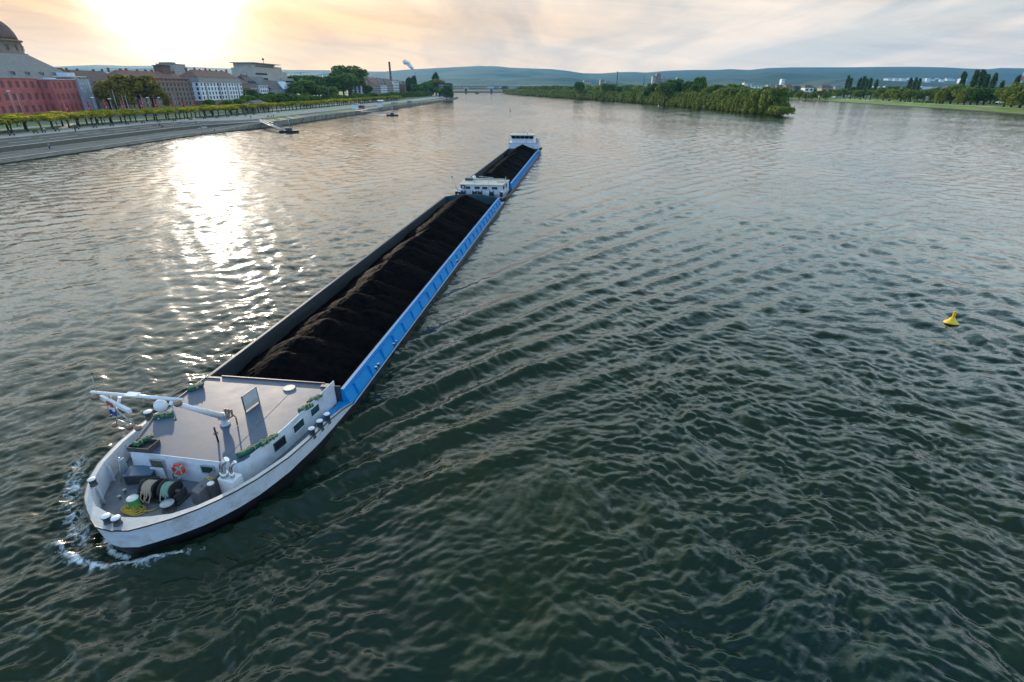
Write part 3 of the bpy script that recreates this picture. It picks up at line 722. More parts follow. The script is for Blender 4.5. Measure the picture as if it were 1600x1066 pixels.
# white board standing on the roof
b0 = Vector((*P(383.4, 643, RZ), RZ)); b1 = Vector((*P(405, 627, RZ), RZ))
dd = (b1 - b0); L_ = dd.length; ang = math.atan2(dd.y, dd.x); mc = (b0 + b1) / 2
g = MB(); g.box((mc.x, mc.y, RZ + .62), (L_, .04, .62), ang); bd = part(g, 'signal_board', M['board'])
g = MB(); g.box((mc.x, mc.y, RZ + .17), (L_, .045, .28), ang); g.build('lower_panel', M['beige'], bd)
g = MB()
for s in (-1, 1): q = mc + dd.normalized() * s * L_ / 2; g.box((q.x, q.y, RZ + .48), (.04, .06, .96), ang)
g.box((mc.x, mc.y, RZ + .95), (L_, .06, .03), ang); g.build('board_frame', M['darkmetal'], bd)

# coal heap in the hold
def coal_heap(name, Y0, Y1, peaks, label, y_ref, zlow=.4, step=(.085, .10)):
    X = np.arange(-4.35, 4.36, step[0]); Y = np.arange(Y0, Y1, step[1]); xx, yy = np.meshgrid(X, Y)
    z = np.full(xx.shape, zlow)
    for (cx, cy, cz) in peaks:
        d = np.sqrt((xx - cx) ** 2 * np.where(xx < cx, 1.25, .82) + ((yy - cy) * np.where(yy < cy, .92, 1.25)) ** 2)
        c = cz - .50 * np.maximum(0, np.sqrt(d * d + .12) - .3)
        z = np.maximum(z, c)
    z = z + (fbm(xx * .7, yy * .7, 4, 3) - .5) * .22 + (fbm(xx * 4, yy * 4, 4, 8) - .5) * .17
    z = np.maximum(z, zlow + (fbm(xx * 3, yy * 3, 3, 8) - .5) * .1)
    co = np.stack([xx, yy - y_ref, z], -1).reshape(-1, 3); nx = len(X); ny = len(Y)
    i = np.arange(ny - 1)[:, None] * nx + np.arange(nx - 1)[None]
    q = np.stack([i, i + 1, i + nx + 1, i + nx], -1).reshape(-1, 4)
    me = np_mesh(name, co, q, M['coal'], True)
    o = bpy.data.objects.new(name, me); o.location = B2W(0, y_ref, 0); o.rotation_euler = (0, 0, -AXA); link(o)
    tag(o, label, 'coal', kind='stuff'); return o
rs = random.Random(4)
pk = []
y = 28.2
while y < 86:
    dip = 1.0 - .55 * math.exp(-((y - 60.5) / 1.8) ** 2) - .4 * math.exp(-((y - 49.5) / 1.0) ** 2)
    pk.append((-.55 + rs.uniform(-.3, .3), y, (2.5 + rs.uniform(-.2, .25)) * (dip if dip < .99 else 1)))
    if rs.random() < .35: pk.append((.9 + rs.uniform(-.4, .6), y + 1.2, 1.65 + rs.uniform(-.2, .2)))
    y += rs.uniform(1.9, 3.6)
coal_heap('coal', 25.45, 86.98, pk, 'black coal heaped in ridges filling the hold of the front barge', 56)

# ------------------------------------------------------------------ loose things on the foredeck and the roof
def put(g, name, m, X, Y, z, label, cat, rz=0.0, group=None, **kw):
    o = g.build(name, m, loc=B2W(X, Y, z), rz=-AXA + rz, **kw); return tag(o, label, cat, group)
g = MB(); X, _ = P(289.5, 725, 1.35)
lr = empty('life_ring', B2W(X, 17.62, 1.40), -AXA); tag(lr, 'red life ring hung on the white cabin front wall', 'life ring')
g = MB(); g.torus((0, -.03, 0), .27, .075, axis=(0, 1, 0), n=28, k=10); g.build('ring', M['ringred'], lr)
for a in (45, 135, 225, 315):
    g = MB(); g.torus((.27 * math.cos(R(a)), -.03, .27 * math.sin(R(a))), .080, .014, axis=(-math.sin(R(a)), 0, math.cos(R(a))), n=12, k=5); g.build('band', M['white_clean'], lr)
def coil(g, c, r, turns, rad, jit, rs, axis='z', sq=1.0):
    pts = []
    for i in range(int(turns * 22)):
        a = 2 * math.pi * i / 22; k = i / 22
        rr = r * (1 + jit * math.sin(k * 2.3 + a * .3) + rs.uniform(-.02, .02))
        if axis == 'z': pts.append((c[0] + rr * math.cos(a), c[1] + sq * rr * math.sin(a), c[2] + rad * (1 + .22 * k) + .02 * math.sin(a * 3 + k)))
        else: pts.append((c[0] + (k / turns - .5) * sq + .02 * math.sin(a * 2), c[1] + rr * math.cos(a), c[2] + rr * math.sin(a) * 1.0))
    g.tube(pts, rad, 5)
g = MB(); coil(g, (0, 0, 0), .35, 9, .034, .03, rs, 'x', .46)
g.tube([(-.25, -.34, .1), (-.28, -.5, -.25), (-.1, -.56, -.36), (.05, -.45, -.1), (.02, -.33, .15)], .034, 5); g.tube([(-.05, -.34, .1), (-.1, -.52, -.3), (.15, -.56, -.38), (.22, -.36, 0)], .034, 5)
put(g, 'rope_coil', M['ropebeige'], WX - .49, WY, FD + .54, 'thick beige mooring rope wound on the left winch drum', 'rope', group='ropes on the winch drums')
g = MB(); coil(g, (0, 0, 0), .34, 8, .032, .03, rs, 'x', .36); g.tube([(-.2, -.33, .1), (-.2, -.48, -.25), (0, -.52, -.3), (.1, -.35, 0)], .032, 5)
put(g, 'rope_coil', M['ropegreen'], WX + .42, WY, FD + .54, 'pale green mooring rope wound on the right winch drum', 'rope', group='ropes on the winch drums')
g = MB(); X, Y = P(203, 805, FD)
for k in range(6): coil(g, (rs.uniform(-.3, .3), rs.uniform(-.14, .14), k * .03), rs.uniform(.2, .46), 2, .024, .34, rs, 'z', .55)
g.tube([(.3, .0, .06), (.6, .05, .05), (.8, .16, .03), (.95, .34, .03)], .03, 5)
put(g, 'rope_pile', M['ropeyellow'], X + .02, Y + .22, FD + .005, 'yellow rope heaped loosely on the foredeck behind the bow', 'rope')
g = MB()
g.tube([(0, .25, 1.06), (.2, .2, .98), (.3, .1, .7), (.32, .05, .4), (.3, 0, .05), (.45, -.3, .03), (.3, -.6, .03)], .022, 5)
g.tube([(-.05, .2, 1.04), (.22, .1, .95), (.36, 0, .6), (.5, -.1, .3), (.55, -.3, .03), (.3, -.75, .03)], .022, 5)
g.tube([(.2, .25, .98), (.34, .3, .6), (.6, .4, .1), (.7, .1, .03), (.5, -.4, .03), (.7, -.6, .03)], .022, 5)
put(g, 'mooring_line', M['ropeyellow'], cx_, cy_, FD, 'yellow line slung over the grey motor cabinet down to the deck', 'rope')
def bundle(px, py, z, L, ang, seed, label, n=5, r=.09, group='green net bundles on the cabin roof', rope=True):
    rr = random.Random(seed); X, Y = P(px, py, z)
    t = empty('net_bundle', B2W(X, Y, z), -AXA + ang); tag(t, label, 'net bundle', group)
    g = MB()
    for k in range(n):
        off = rr.uniform(-.09, .09); pts = []; m = 9
        for i in range(m):
            s = (i / (m - 1) - .5) * L; pts.append((s, off + rr.uniform(-.05, .05), r * .8 + (k % 2) * .07 + rr.uniform(-.02, .03)))
        g.tube(pts, [r * rr.uniform(.55, 1.0) for _ in range(m)], 7)
    g.build('net', M['net'], t)
    if rope:
        g = MB()
        for k in range(3):
            pts = [((i / 7 - .5) * L * .9, rr.uniform(-.12, .12), .19 + rr.uniform(0, .06)) for i in range(8)]; g.tube(pts, .032, 5)
        for k in range(3):
            s = rr.uniform(-.4, .4) * L; g.torus((s, 0, .11), .15, .02, axis=(1, 0, 0), n=12, k=5)
        g.build('tie_rope', M['netrope'], t)
    return t
bundle(257, 651, RZ, .95, R(28), 1, 'green net bundle lying at the left roof edge beside the mast yard')
bundle(307, 607, RZ, .85, R(60), 2, 'green net bundle at the rear left corner of the cabin roof')
bundle(400, 700, RZ, 1.9, R(64), 3, 'longest green net bundle, along the right roof edge near the exhaust pipes')
bundle(421, 690, RZ, 1.0, R(70), 33, 'smaller green net roll overlapping the long bundle on the right roof edge')
bundle(478, 640, RZ, .9, R(62), 4, 'green net bundle on the right roof edge above the middle cabin window')
bundle(492, 626, RZ, .9, R(66), 5, 'green net bundle on the right roof edge above the rearmost cabin window')
X, Y = P(226, 700, RZ)
tr = empty('tray', B2W(X, Y, RZ), -AXA); tag(tr, 'open dark tray on the front left corner of the cabin roof', 'tray')
g = MB(); W_, D_, H_ = 1.15, .8, .28
g.bx(-W_ / 2, W_ / 2, -D_ / 2, D_ / 2, .01, .05)
g.bx(-W_ / 2, -W_ / 2 + .03, -D_ / 2, D_ / 2, .05, H_); g.bx(W_ / 2 - .03, W_ / 2, -D_ / 2, D_ / 2, .05, H_)
g.bx(-W_ / 2 + .03, W_ / 2 - .03, -D_ / 2, -D_ / 2 + .03, .05, H_); g.bx(-W_ / 2 + .03, W_ / 2 - .03, D_ / 2 - .03, D_ / 2, .05, H_)
g.build('tray_body', M['darkmetal'], tr)
bundle(224, 692, RZ + .08, .9, R(70), 6, 'green nets and pale rolls piled in the dark roof tray', n=7, r=.1)
g = MB(); g.bx(-.02, .02, -.02, .02, 0, 0)
fx = yb(168, 636, head.y - .3)
fl = empty('flag', B2W(fx.x, fx.y, fx.z), -AXA); tag(fl, 'small blue and red flag hanging limp below the mast yard', 'flag')
g = MB(); g.cyl((0, 0, -.45), (0, 0, .35), .012, n=6); g.build('flagstaff', M['greymetal'], fl)
def wavy(g, x0, x1, z0, z1, ph=0):
    k = 6; n0 = len(g.v)
    for i in range(k + 1):
        u = i / k; g.verts([(x0 + (x1 - x0) * u, .05 * math.sin(u * 6 + ph), z0 - .08 * u), (x0 + (x1 - x0) * u, .05 * math.sin(u * 6 + ph + .6), z1 - .08 * u)])
    g.smooth = True
    for i in range(k): g.face((n0 + 2 * i, n0 + 2 * i + 2, n0 + 2 * i + 3, n0 + 2 * i + 1))
M['flagblue'] = mat('blue_cloth', (.02, .06, .3), .8); M['flagred'] = mat('red_cloth', (.55, .06, .04), .8); M['flagwhite'] = mat('white_cloth', (.7, .68, .62), .8)
for mm, a, b in ((M['flagblue'], -.4, -.15), (M['flagwhite'], -.15, .08), (M['flagred'], .08, .3)):
    g = MB(); wavy(g, 0, .34, a, b); g.build('cloth', mm, fl)

# ------------------------------------------------------------------ second vessel, pushing
CY0 = 91.0
ship = empty('push_vessel', B2W(0, CY0, 0), -AXA)
tag(ship, 'second blue coal vessel behind, coupled to the barge, with wheelhouse at its far end', 'cargo vessel')
def spart(g, name, m, parent=None, **kw):
    parent = parent or ship
    return g.build(name, m, parent, loc=(0, -CY0, 0) if parent is ship else (0, 0, 0), **kw)
def soutline(ins=0.0):
    r = [(0, 91.0), (2.2, 91.2), (3.8, 92.2), (4.6, 93.8), (4.95, 96.5), (4.95, 130), (4.95, 166), (4.6, 170), (3.6, 172.4), (0, 173)]
    h = [(max(0, x - ins), y + (ins if y < 95 else -ins if y > 168 else 0)) for x, y in r]
    return [(x, y) for x, y in h] + [(-x, y) for x, y in h[-2:0:-1]]
g = MB(); so_ = soutline(); si_ = soutline(.4)
g.prism(si_, -2.4, -.3, so_); 
g2 = MB(); strip(g2, so_, [-.3] * len(so_), so_, [.5] * len(so_))
g = MB(); g.smooth = False; strip(g, si_, [-2.4] * len(si_), so_, [-.2] * len(so_)); strip(g, so_, [-.2] * len(so_), so_, [.48] * len(so_))
k = g.verts([(x, y, -2.4) for x, y in si_]); g.face([k + i for i in range(len(si_) - 1, -1, -1)])
spart(g, 'hull', M['blackhull'])
g = MB(); so3 = soutline(-.02)
strip(g, so3, [.48] * len(so3), soutline(-.03), [.58] * len(so3)); 
spart(g, 'rubbing_strake', M['greymetal'])
g = MB()
g.bx(-4.5, 4.5, 92.4, 101.4, .40, .5); g.bx(-3.2, 3.2, 91.4, 92.4, .40, .49); g.bx(4.42, 4.93, 101.4, 163, .4, .5); g.bx(-4.93, -4.42, 101.4, 163, .4, .5); g.bx(-4.6, 4.6, 162.4, 171.0, .4, .5)
spart(g, 'deck', M['foredeck'])
coaming(101.4, 162.3, ship, spart, gap=2.0)
g = MB(); g.bx(-4.42, 4.42, 101.34, 101.42, -1.6, 1.7); spart(g, 'bulkhead', M['greensteel'])
g = MB(); g.bx(-4.42, 4.42, 162.3, 162.42, -1.6, 1.75); spart(g, 'bulkhead', M['greensteel'])
# forward cabin
g = MB(); cb = [(-3.9, 95.2), (3.75, 95.2), (4.25, 100.9), (-4.3, 100.9)]; g.prism(cb, .5, 2.15); g.bx(-4.0, -3.2, 94.2, 95.2, .5, 1.5)
spart(g, 'cabin', M['white'])
g = MB(); g.prism([(-4.05, 95.0), (3.9, 95.0), (4.4, 101.1), (-4.45, 101.1)], 2.15, 2.25); g.bx(-3.2, 3.6, 100.6, 101.0, 2.25, 2.45); g.bx(2.4, 3.6, 98.2, 99.4, 2.25, 2.4)
spart(g, 'cabin_roof', M['beige'])
g = MB(); g.bx(-3.9, -2.5, 99.4, 100.8, 2.25, 2.65); spart(g, 'roof_locker', M['darkmetal'])
for xw, w in ((-2.45, .85), (-.75, .95), (.65, .95), (2.45, 1.05)):
    g = MB(); g.bx(xw - w / 2 - .05, xw + w / 2 + .05, 95.14, 95.2, 1.4, 1.95); f = spart(g, 'window', M['white_clean'])
    g = MB(); g.bx(xw - w / 2, xw + w / 2, 95.11, 95.14, 1.45, 1.9); g.build('pane', M['glassgreen'], f)
for yw in (96.6, 98.6):
    g = MB(); xx_ = 3.75 + (yw - 95.2) * .5 / 5.7; g.bx(xx_ + .02, xx_ + .08, yw - .5, yw + .5, 1.3, 1.95); spart(g, 'side_window', M['glass'])
g = MB(); g.lathe((-1.9, 98.5, 2.25), [(.1, 0), (.1, .45), (.3, .5), (.33, .75), (.22, 1.0), (.05, 1.08)], 14); spart(g, 'radar_dome', M['white_clean'])
g = MB(); g.cyl((-.6, 98.8, 2.2), (-.6, 98.8, 3.15), .05, n=6); g.cyl((-1.1, 98.8, 3.1), (1.6, 98.8, 2.95), .06, n=6); g.cyl((.9, 98.8, 2.2), (.9, 98.8, 3.0), .05, n=6); spart(g, 'mast', M['greymetal'])
for p_, q_ in (((-1.2, 95.0, .5), (-1.2, 95.0, 2.9)), ((1.35, 94.9, .5), (1.35, 94.9, 2.9)), ((4.1, 98, 2.2), (4.1, 98, 3.3))): g = MB(); g.cyl(p_, q_, .05, n=6); spart(g, 'pole', M['greymetal'])
g = MB(); g.cyl((-4.6, 96.5, .5), (-5.6, 96.5, 3.3), .05, n=6); g.box((-5.65, 96.5, 3.3), (.25, .25, .4)); spart(g, 'davit', M['greymetal'])
for (x, y, r) in ((3.7, 94.2, .18), (4.0, 93.5, .18), (-4.2, 93.4, .2), (-3.6, 93.2, .2), (-4.5, 94.2, .16)):
    g = MB(); g.lathe((x, y, .5), [(r, 0), (r, .6), (r * 1.4, .66), (r * 1.4, .8)], 12); b = spart(g, 'bollard', M['darkmetal'])
    g = MB(); g.lathe((x, y, 1.3), [(r * 1.3, 0), (r, .06)], 12); g.build('bollard_cap', M['white_clean'], b)
for i, x in enumerate((-2.9, -.9, .1, 2.2)):
    g = MB(); g.lathe((x - .35, 93.3, 1.05), [(.5, 0), (.5, .08), (.3, .09), (.3, .6), (.5, .61), (.5, .7)], 16, axis=(1, 0, 0)); g.box((x, 93.3, .7), (.9, .6, .4)); spart(g, 'winch', M['black'])
g = MB(); g.bx(-1.6, -.5, 93.9, 94.6, .5, 1.35); spart(g, 'deck_box', M['white_clean'])
g = MB(); g.bx(1.0, 1.7, 93.8, 94.4, .5, 1.2); spart(g, 'deck_box', M['white_clean'])
# stern block and wheelhouse
g = MB(); g.bx(-4.5, 4.4, 163.4, 170.5, .5, 3.2); spart(g, 'stern_house', M['white'])
g = MB(); g.prism([(-3.5, 163.8), (2.75, 163.8), (2.75, 169.0), (-3.5, 169.0)], 3.2, 4.35); spart(g, 'wheelhouse_base', M['white'])
g = MB(); g.bx(-4.7, 4.6, 163.2, 170.7, 3.2, 3.28); spart(g, 'upper_deck', M['white'])
g = MB(); g.prism([(-3.5, 163.8), (2.75, 163.8), (2.75, 169.0), (-3.5, 169.0)], 4.35, 5.2, [(-3.75, 163.4), (3.0, 163.4), (3.0, 169.2), (-3.75, 169.2)]); wb = spart(g, 'window_band', M['glass'])
g = MB()
for x in (-3.55, -2.3, -1.0, .3, 1.55, 2.8): g.cyl((x, 163.75, 4.35), (x * 1.06 - .0, 163.36, 5.2), .04, n=4)
g.build('window_post', M['white_clean'], wb)
g = MB(); g.prism([(-4.1, 163.0), (3.35, 163.0), (3.35, 169.8), (-4.1, 169.8)], 5.2, 5.42); spart(g, 'wheelhouse_roof', M['beige'])
g = MB(); g.cyl((-.3, 166, 5.4), (-.3, 166, 6.4), .07, n=6); g.box((-.3, 166, 6.1), (1.9, .12, .16)); g.cyl((-1.6, 165.5, 5.4), (-1.6, 165.5, 6.6), .04, n=5); g.cyl((1.8, 165.5, 5.4), (1.8, 165.5, 6.6), .05, n=5); g.tube([(1.4, 165.5, 6.6), (2.2, 165.5, 6.4)], .05, 5); g.lathe((.8, 166, 5.4), [(.2, 0), (.28, .2), (.05, .5)], 10)
spart(g, 'radar_mast', M['greymetal'])
for s in (-4.5, 4.4):
    g = MB()
    for y in np.arange(163.6, 170.6, 1.1): g.cyl((s, y, 3.28), (s, y, 4.2), .025, n=4)
    g.cyl((s, 163.6, 4.2), (s, 170.4, 4.2), .025, n=4); g.cyl((s, 163.6, 3.75), (s, 170.4, 3.75), .02, n=4); spart(g, 'railing', M['greymetal'])
g = MB(); g.lathe((3.9, 165, 3.3), [(.4, 0), (.5, .4), (.35, 1.0), (.1, 1.3)], 12); spart(g, 'funnel', M['beige'])
g = MB(); g.tube([(4.8, 166, 1.2), (5.0, 168, 1.4), (4.9, 170, 1.2)], .3, 8); spart(g, 'rubber_fender', M['black'])
pk = []; y = 103.5
while y < 161.5:
    pk.append((-.3 + rs.uniform(-.5, .5), y, 2.35 + rs.uniform(-.3, .45) + (.5 if y > 158 else 0))); y += rs.uniform(3.0, 5.2)
coal_heap('coal', 101.45, 162.28, pk, 'black coal heaped in the hold of the second vessel below its wheelhouse', 132, step=(.15, .2))
lr2 = empty('life_ring', B2W(-3.35, 95.05, 1.8), -AXA); tag(lr2, 'dark life ring on the cabin of the second vessel, left of its windows', 'life ring')
g = MB(); g.torus((0, 0, 0), .33, .09, axis=(0, 1, 0), n=20, k=8); g.build('ring', M['black'], lr2)
# ------------------------------------------------------------------ buoys
bx0, by0 = at(1486, 505, 0)
by = empty('buoy', (bx0, by0, -.1)); tag(by, 'yellow cone shaped buoy floating alone in the right of the river', 'buoy')
k_ = 1.0
g = MB(); g.lathe((0, 0, 0), [(.55, -.25), (.86, .0), (.92, .18), (.86, .34), (.6, .52), (.42, .68), (.33, .85), (.25, 1.0)], 24); fb = g.build('float_body', M['buoy'], by)
g = MB(); g.lathe((0, 0, 0), [(.60, -.3), (.90, -.02), (.935, .12), (.93, .17)], 24); g.build('waterline_band', M['blackhull'], by)
g = MB(); g.box((0, 0, 1.38), (.40, .09, .85)); g.box((0, 0, 1.38), (.09, .40, .85)); g.lathe((0, 0, .98), [(.13, 0), (.13, .8), (.2, .86), (.2, .92)], 14); g.build('topmark', M['buoy'], by, bevel=.01)
by.rotation_euler = (R(-4), R(6), R(20)); by.scale = (.6, .6, .6)
for (px, py, c, lab, s) in ((797, 174, M['darkmetal'], 'tiny dark spar buoy far upstream beyond the wheelhouse', .8), (1025, 177, M['capgreen'], 'tiny green buoy in the river before the wooded island', .8), (1029, 166, M['white_clean'], 'tiny white buoy at the foot of the island trees', .7)):
    x, y = at(px, py, 0); t = empty('buoy', (x, y, 0)); tag(t, lab, 'buoy')
    g = MB(); g.lathe((0, 0, 0), [(.5 * s, -.3), (.7 * s, .1), (.5 * s, .5), (.2 * s, .8)], 12); g.build('float_body', c, t); g = MB(); g.lathe((0, 0, .8 * s), [(.14 * s, 0), (.12 * s, 1.3), (.25 * s, 1.4), (.02, 1.9)], 8); g.build('topmark', c, t)
# ------------------------------------------------------------------ trees
def leaf_mesh(name, blobs, n, size, m, seed=0, shell=(.72, 1.0), flat=1.0, squash=.8):
    r = np.random.default_rng(seed)
    vol = np.array([b[3] * b[4] + b[4] * b[5] for b in blobs]); cnt = (vol / vol.sum() * n).astype(int) + 3
    cs = []; ns = []; tn = []
    for b, k in zip(blobs, cnt):
        d = r.normal(size=(k, 3)); d /= np.linalg.norm(d, axis=1)[:, None]
        d[:, 2] = np.where(d[:, 2] < -.55, -d[:, 2], d[:, 2])
        rad = shell[0] + (shell[1] - shell[0]) * r.random(k) ** .6
        lump = 1 + .10 * np.sin(d[:, 0] * 7 + seed) * np.cos(d[:, 1] * 6 + b[0]) + .06 * np.sin(d[:, 2] * 11)
        c = np.array(b[:3]) + d * (rad * lump)[:, None] * np.array(b[3:6]); cs.append(c)
        nn = d + r.normal(size=(k, 3)) * .55; ns.append(nn / np.linalg.norm(nn, axis=1)[:, None])
        tn.append(np.clip(r.normal(.45 + r.normal() * .16, .2, k), 0, 1))
    c = np.concatenate(cs); nn = np.concatenate(ns); tn = np.concatenate(tn); k = len(c)
    up = np.where(np.abs(nn[:, 2:3]) < .9, np.array([[0, 0, 1.0]]), np.array([[1.0, 0, 0]]))
    a = np.cross(nn, up); a /= np.linalg.norm(a, axis=1)[:, None]; b = np.cross(nn, a)
    th = r.random(k) * 6.28; a2 = a * np.cos(th)[:, None] + b * np.sin(th)[:, None]; b2 = -a * np.sin(th)[:, None] + b * np.cos(th)[:, None]
    s = size * (.55 + .9 * r.random(k))[:, None] * .5
    j = lambda: (.75 + .5 * r.random(k))[:, None]
    v = np.stack([c - a2 * s * j() - b2 * s * squash * j(), c + a2 * s * j() - b2 * s * squash * j(), c + a2 * s * j() + b2 * s * squash * j(), c - a2 * s * j() + b2 * s * squash * j()], 1)
    q = np.arange(k * 4).reshape(k, 4)
    return np_mesh(name, v.reshape(-1, 3), q, m, False, {'tone': np.repeat(tn, 4)})
def trunk_mesh(h, r, limbs, seed=0, spread=.35):
    rr = random.Random(seed); g = MB(); bend = rr.uniform(-.3, .3)
    g.tube([(0, 0, -.4), (.05 * h * bend, 0, h * .35), (.08 * h * bend, .02 * h, h * .75), (.05 * h, 0, h)], [r * 1.25, r, r * .75, r * .4], 7)
    for i in range(limbs):
        a = 6.28 * i / max(1, limbs) + rr.random(); z0 = h * rr.uniform(.55, .85); L = h * spread
        g.tube([(.05 * h * bend, 0, z0), (math.cos(a) * L * .5, math.sin(a) * L * .5, z0 + L * .45), (math.cos(a) * L, math.sin(a) * L, z0 + L * 1.0)], [r * .55, r * .35, r * .15], 5)
    me = g.build('trunk', M['bark']); md = me.data; bpy.data.objects.remove(me); return md
def blobs_round(R_, h, n, seed, z0=.35):
    r = random.Random(seed); out = [(0, 0, h * .62, R_ * .72, R_ * .72, h * .34)]
    for i in range(n):
        a = 6.28 * i / n + r.random() * .8; d = R_ * r.uniform(.35, .62); s = R_ * r.uniform(.34, .5)
        out.append((math.cos(a) * d, math.sin(a) * d, h * r.uniform(z0 + .08, .86), s, s, s * r.uniform(.8, 1.15)))
    return out
def blobs_willow(R_, h, n, seed):
    r = random.Random(seed); out = [(0, 0, h * .55, R_ * .7, R_ * .7, h * .43)]
    for i in range(n):
        a = 6.28 * i / n + r.random() * .8; d = R_ * r.uniform(.45, .72); s = R_ * r.uniform(.28, .42)
        hh_ = h * r.uniform(.26, .42); out.append((math.cos(a) * d, math.sin(a) * d, hh_ * r.uniform(.9, 1.3), s, s, hh_))
    return out
TREE = {}
def tree_kind(key, name, blobs, n, size, m, th, tr, limbs, seed, **kw):
    TREE[key] = (name, leaf_mesh(key + '_crown', blobs, n, size, m, seed, **kw), trunk_mesh(th, tr, limbs, seed))
for i in range(4): tree_kind('round%d' % i, 'deciduous_tree', blobs_round(5, 12, 9 + i, i), 2400, .62, M['leaf'], 6.5, .35, 4, i)
for i in range(3): tree_kind('dark%d' % i, 'deciduous_tree', blobs_round(5, 12, 10 + i, 20 + i, .25), 2400, .62, M['leafdark'], 6.5, .35, 4, i + 5)
for i in range(5): tree_kind('willow%d' % i, 'willow_tree', blobs_willow(5, 12, 9 + i, 40 + i), 2600, .55, M['leafwillow'], 6, .35, 3, i + 9)
for i in range(3): tree_kind('olive%d' % i, 'deciduous_tree', blobs_round(5, 12, 9 + i, 60 + i, .22), 3200, .5, M['leafbrown'], 6.5, .4, 4, i + 14)
for i in range(2): tree_kind('poplar%d' % i, 'poplar_tree', [(0, 0, 8 + k * .1, 1.9 - k * .1, 1.9, 7.3) for k in range(1)] + [(.5 * math.cos(k * 2.1), .5 * math.sin(k * 2.1), 3 + k * 1.7, 1.3, 1.3, 2.6) for k in range(7)], 1300, .75, M['poplar'], 6, .25, 0, i + 19)
for i in range(4):
    r_ = random.Random(80 + i)
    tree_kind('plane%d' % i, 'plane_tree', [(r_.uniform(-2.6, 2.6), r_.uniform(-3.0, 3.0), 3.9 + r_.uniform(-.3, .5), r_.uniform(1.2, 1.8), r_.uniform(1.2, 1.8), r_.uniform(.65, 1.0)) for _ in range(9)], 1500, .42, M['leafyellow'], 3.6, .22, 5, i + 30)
for i in range(2): tree_kind('bush%d' % i, 'shrub', [(random.Random(i * 9 + k).uniform(-3, 3), random.Random(i * 7 + k).uniform(-2, 2), 1.6, 2.2, 2.0, 1.9) for k in range(6)], 1200, .5, M['leafwillow'], 1.5, .15, 3, i + 40)
NTREE = 0
def tree(key, x, y, z, h, w=1.0, label='', group=None, cat='tree', href=12.0, rz=None):
    """h = height in metres"""
    global NTREE
    name, cm, tm = TREE[key]; NTREE += 1
    o = empty(name, (x, y, z), random.uniform(0, 6.28) if rz is None else rz); s = h / href; o.scale = (s * w, s * w, s)
    tag(o, label, cat, group)
    c = bpy.data.objects.new('crown', cm); link(c, o); t = bpy.data.objects.new('trunk', tm); link(t, o)
    return o

# ------------------------------------------------------------------ left bank
EDGE = [(-80, -133.5), (60, -133.5), (142, -133.5), (170, -132.6), (204, -132.2), (235, -131.8), (255, -129), (270, -125), (290, -121.8), (330, -119.5), (395, -115.8), (440, -114), (508, -112.5), (600, -107), (680, -103.5), (745, -101), (850, -98.5), (1000, -97), (1080, -101), (1180, -118), (1350, -170), (1700, -290), (2300, -480)]
def edge_x(y): return float(np.interp(y, [e[0] for e in EDGE], [e[1] for e in EDGE]))
SA = [(0, -3), (0, .25), (-1.3, .95), (-12.3, 1.3), (-13.0, 2.6), (-14.2, 2.66), (-23.5, 4.0), (-24.3, 4.25), (-36, 4.4), (-45, 4.5), (-52, 4.6), (-62, 4.8), (-80, 5.4), (-165, 6.2), (-1500, 10)]
SB = [(0, -3), (0, .25), (-.25, 2.5), (-2.6, 2.6), (-3.4, 2.75), (-6, 2.9), (-12, 3.4), (-22, 4.0), (-31, 4.3), (-40, 4.4), (-48, 4.6), (-62, 4.8), (-80, 5.4), (-165, 6.2), (-1500, 10)]
def section(y):
    k = max(0.0, min(1.0, (y - 250) / 38)); k = k * k * (3 - 2 * k)
    return [(a[0] * (1 - k) + b[0] * k, a[1] * (1 - k) + b[1] * k) for a, b in zip(SA, SB)]
YB = sorted(set([-80, 0, 60, 100, 130] + list(range(140, 420, 6)) + list(range(420, 1100, 20)) + [1140, 1180, 1260, 1350, 1500, 1700, 2000, 2300]))
def gz(x, y):
    s = section(y); d = x - edge_x(y)
    xs = [-q[0] for q in s]; return float(np.interp(-d, xs, [q[1] for q in s]))
def stonemat(name, c, var=.25, scale=.6, brick=None, dirt=(.08, .075, .06), da=.6, stretch=(1, 1, 1)):
    m = mat(name, c, .85, var=var, scale=scale, bump=.02, dirt=dirt, dirt_amt=da, stretch=stretch, brick=brick); return m
M['wetstone'] = stonemat('wet_revetment_stone', (.06, .055, .042), scale=1.2)
M['paving'] = stonemat('grey_quay_paving', (.22, .185, .145), scale=.35, brick=(9.0, 2.4, .12), stretch=(1, .4, 1))
M['quaywall'] = stonemat('quay_wall_stone', (.11, .09, .065), scale=.8)
M['coping'] = stonemat('pale_coping_stone', (.45, .38, .30), da=.3)
M['slab'] = stonemat('grey_sloping_slabs', (.14, .12, .10), scale=.25, brick=(6.0, 3.2, .16), stretch=(1, .5, 1))
M['gravel'] = stonemat('pale_promenade_gravel', (.50, .44, .38), scale=.5, da=.25, dirt=(.2, .2, .18))
M['grass'] = mat('lawn_grass', (.13, .2, .02), .9, var=.4, scale=.3, dirt=(.16, .15, .05), dirt_amt=.6)
M['street'] = stonemat('city_street', (.10, .10, .10), scale=.3)
M['revstone'] = stonemat('pale_revetment_stone', (.24, .20, .15), scale=.8, brick=(3.0, 1.0, .05))
strips = [('river_revetment', 0, 1, 'wetstone'), ('quay_wall_face', 1, 2, 'revstone'), ('lower_quay', 2, 3, 'paving'), ('quay_step', 3, 4, 'quaywall'), ('quay_coping', 4, 5, 'coping'), ('bank_slope', 5, 6, 'slab'), ('promenade_kerb', 6, 7, 'coping'), ('promenade', 7, 8, 'gravel'), ('lawn', 8, 9, 'grass'), ('path', 9, 10, 'gravel'), ('lawn', 10, 11, 'grass'), ('street', 11, 13, 'street'), ('city_ground', 13, 14, 'grass')]
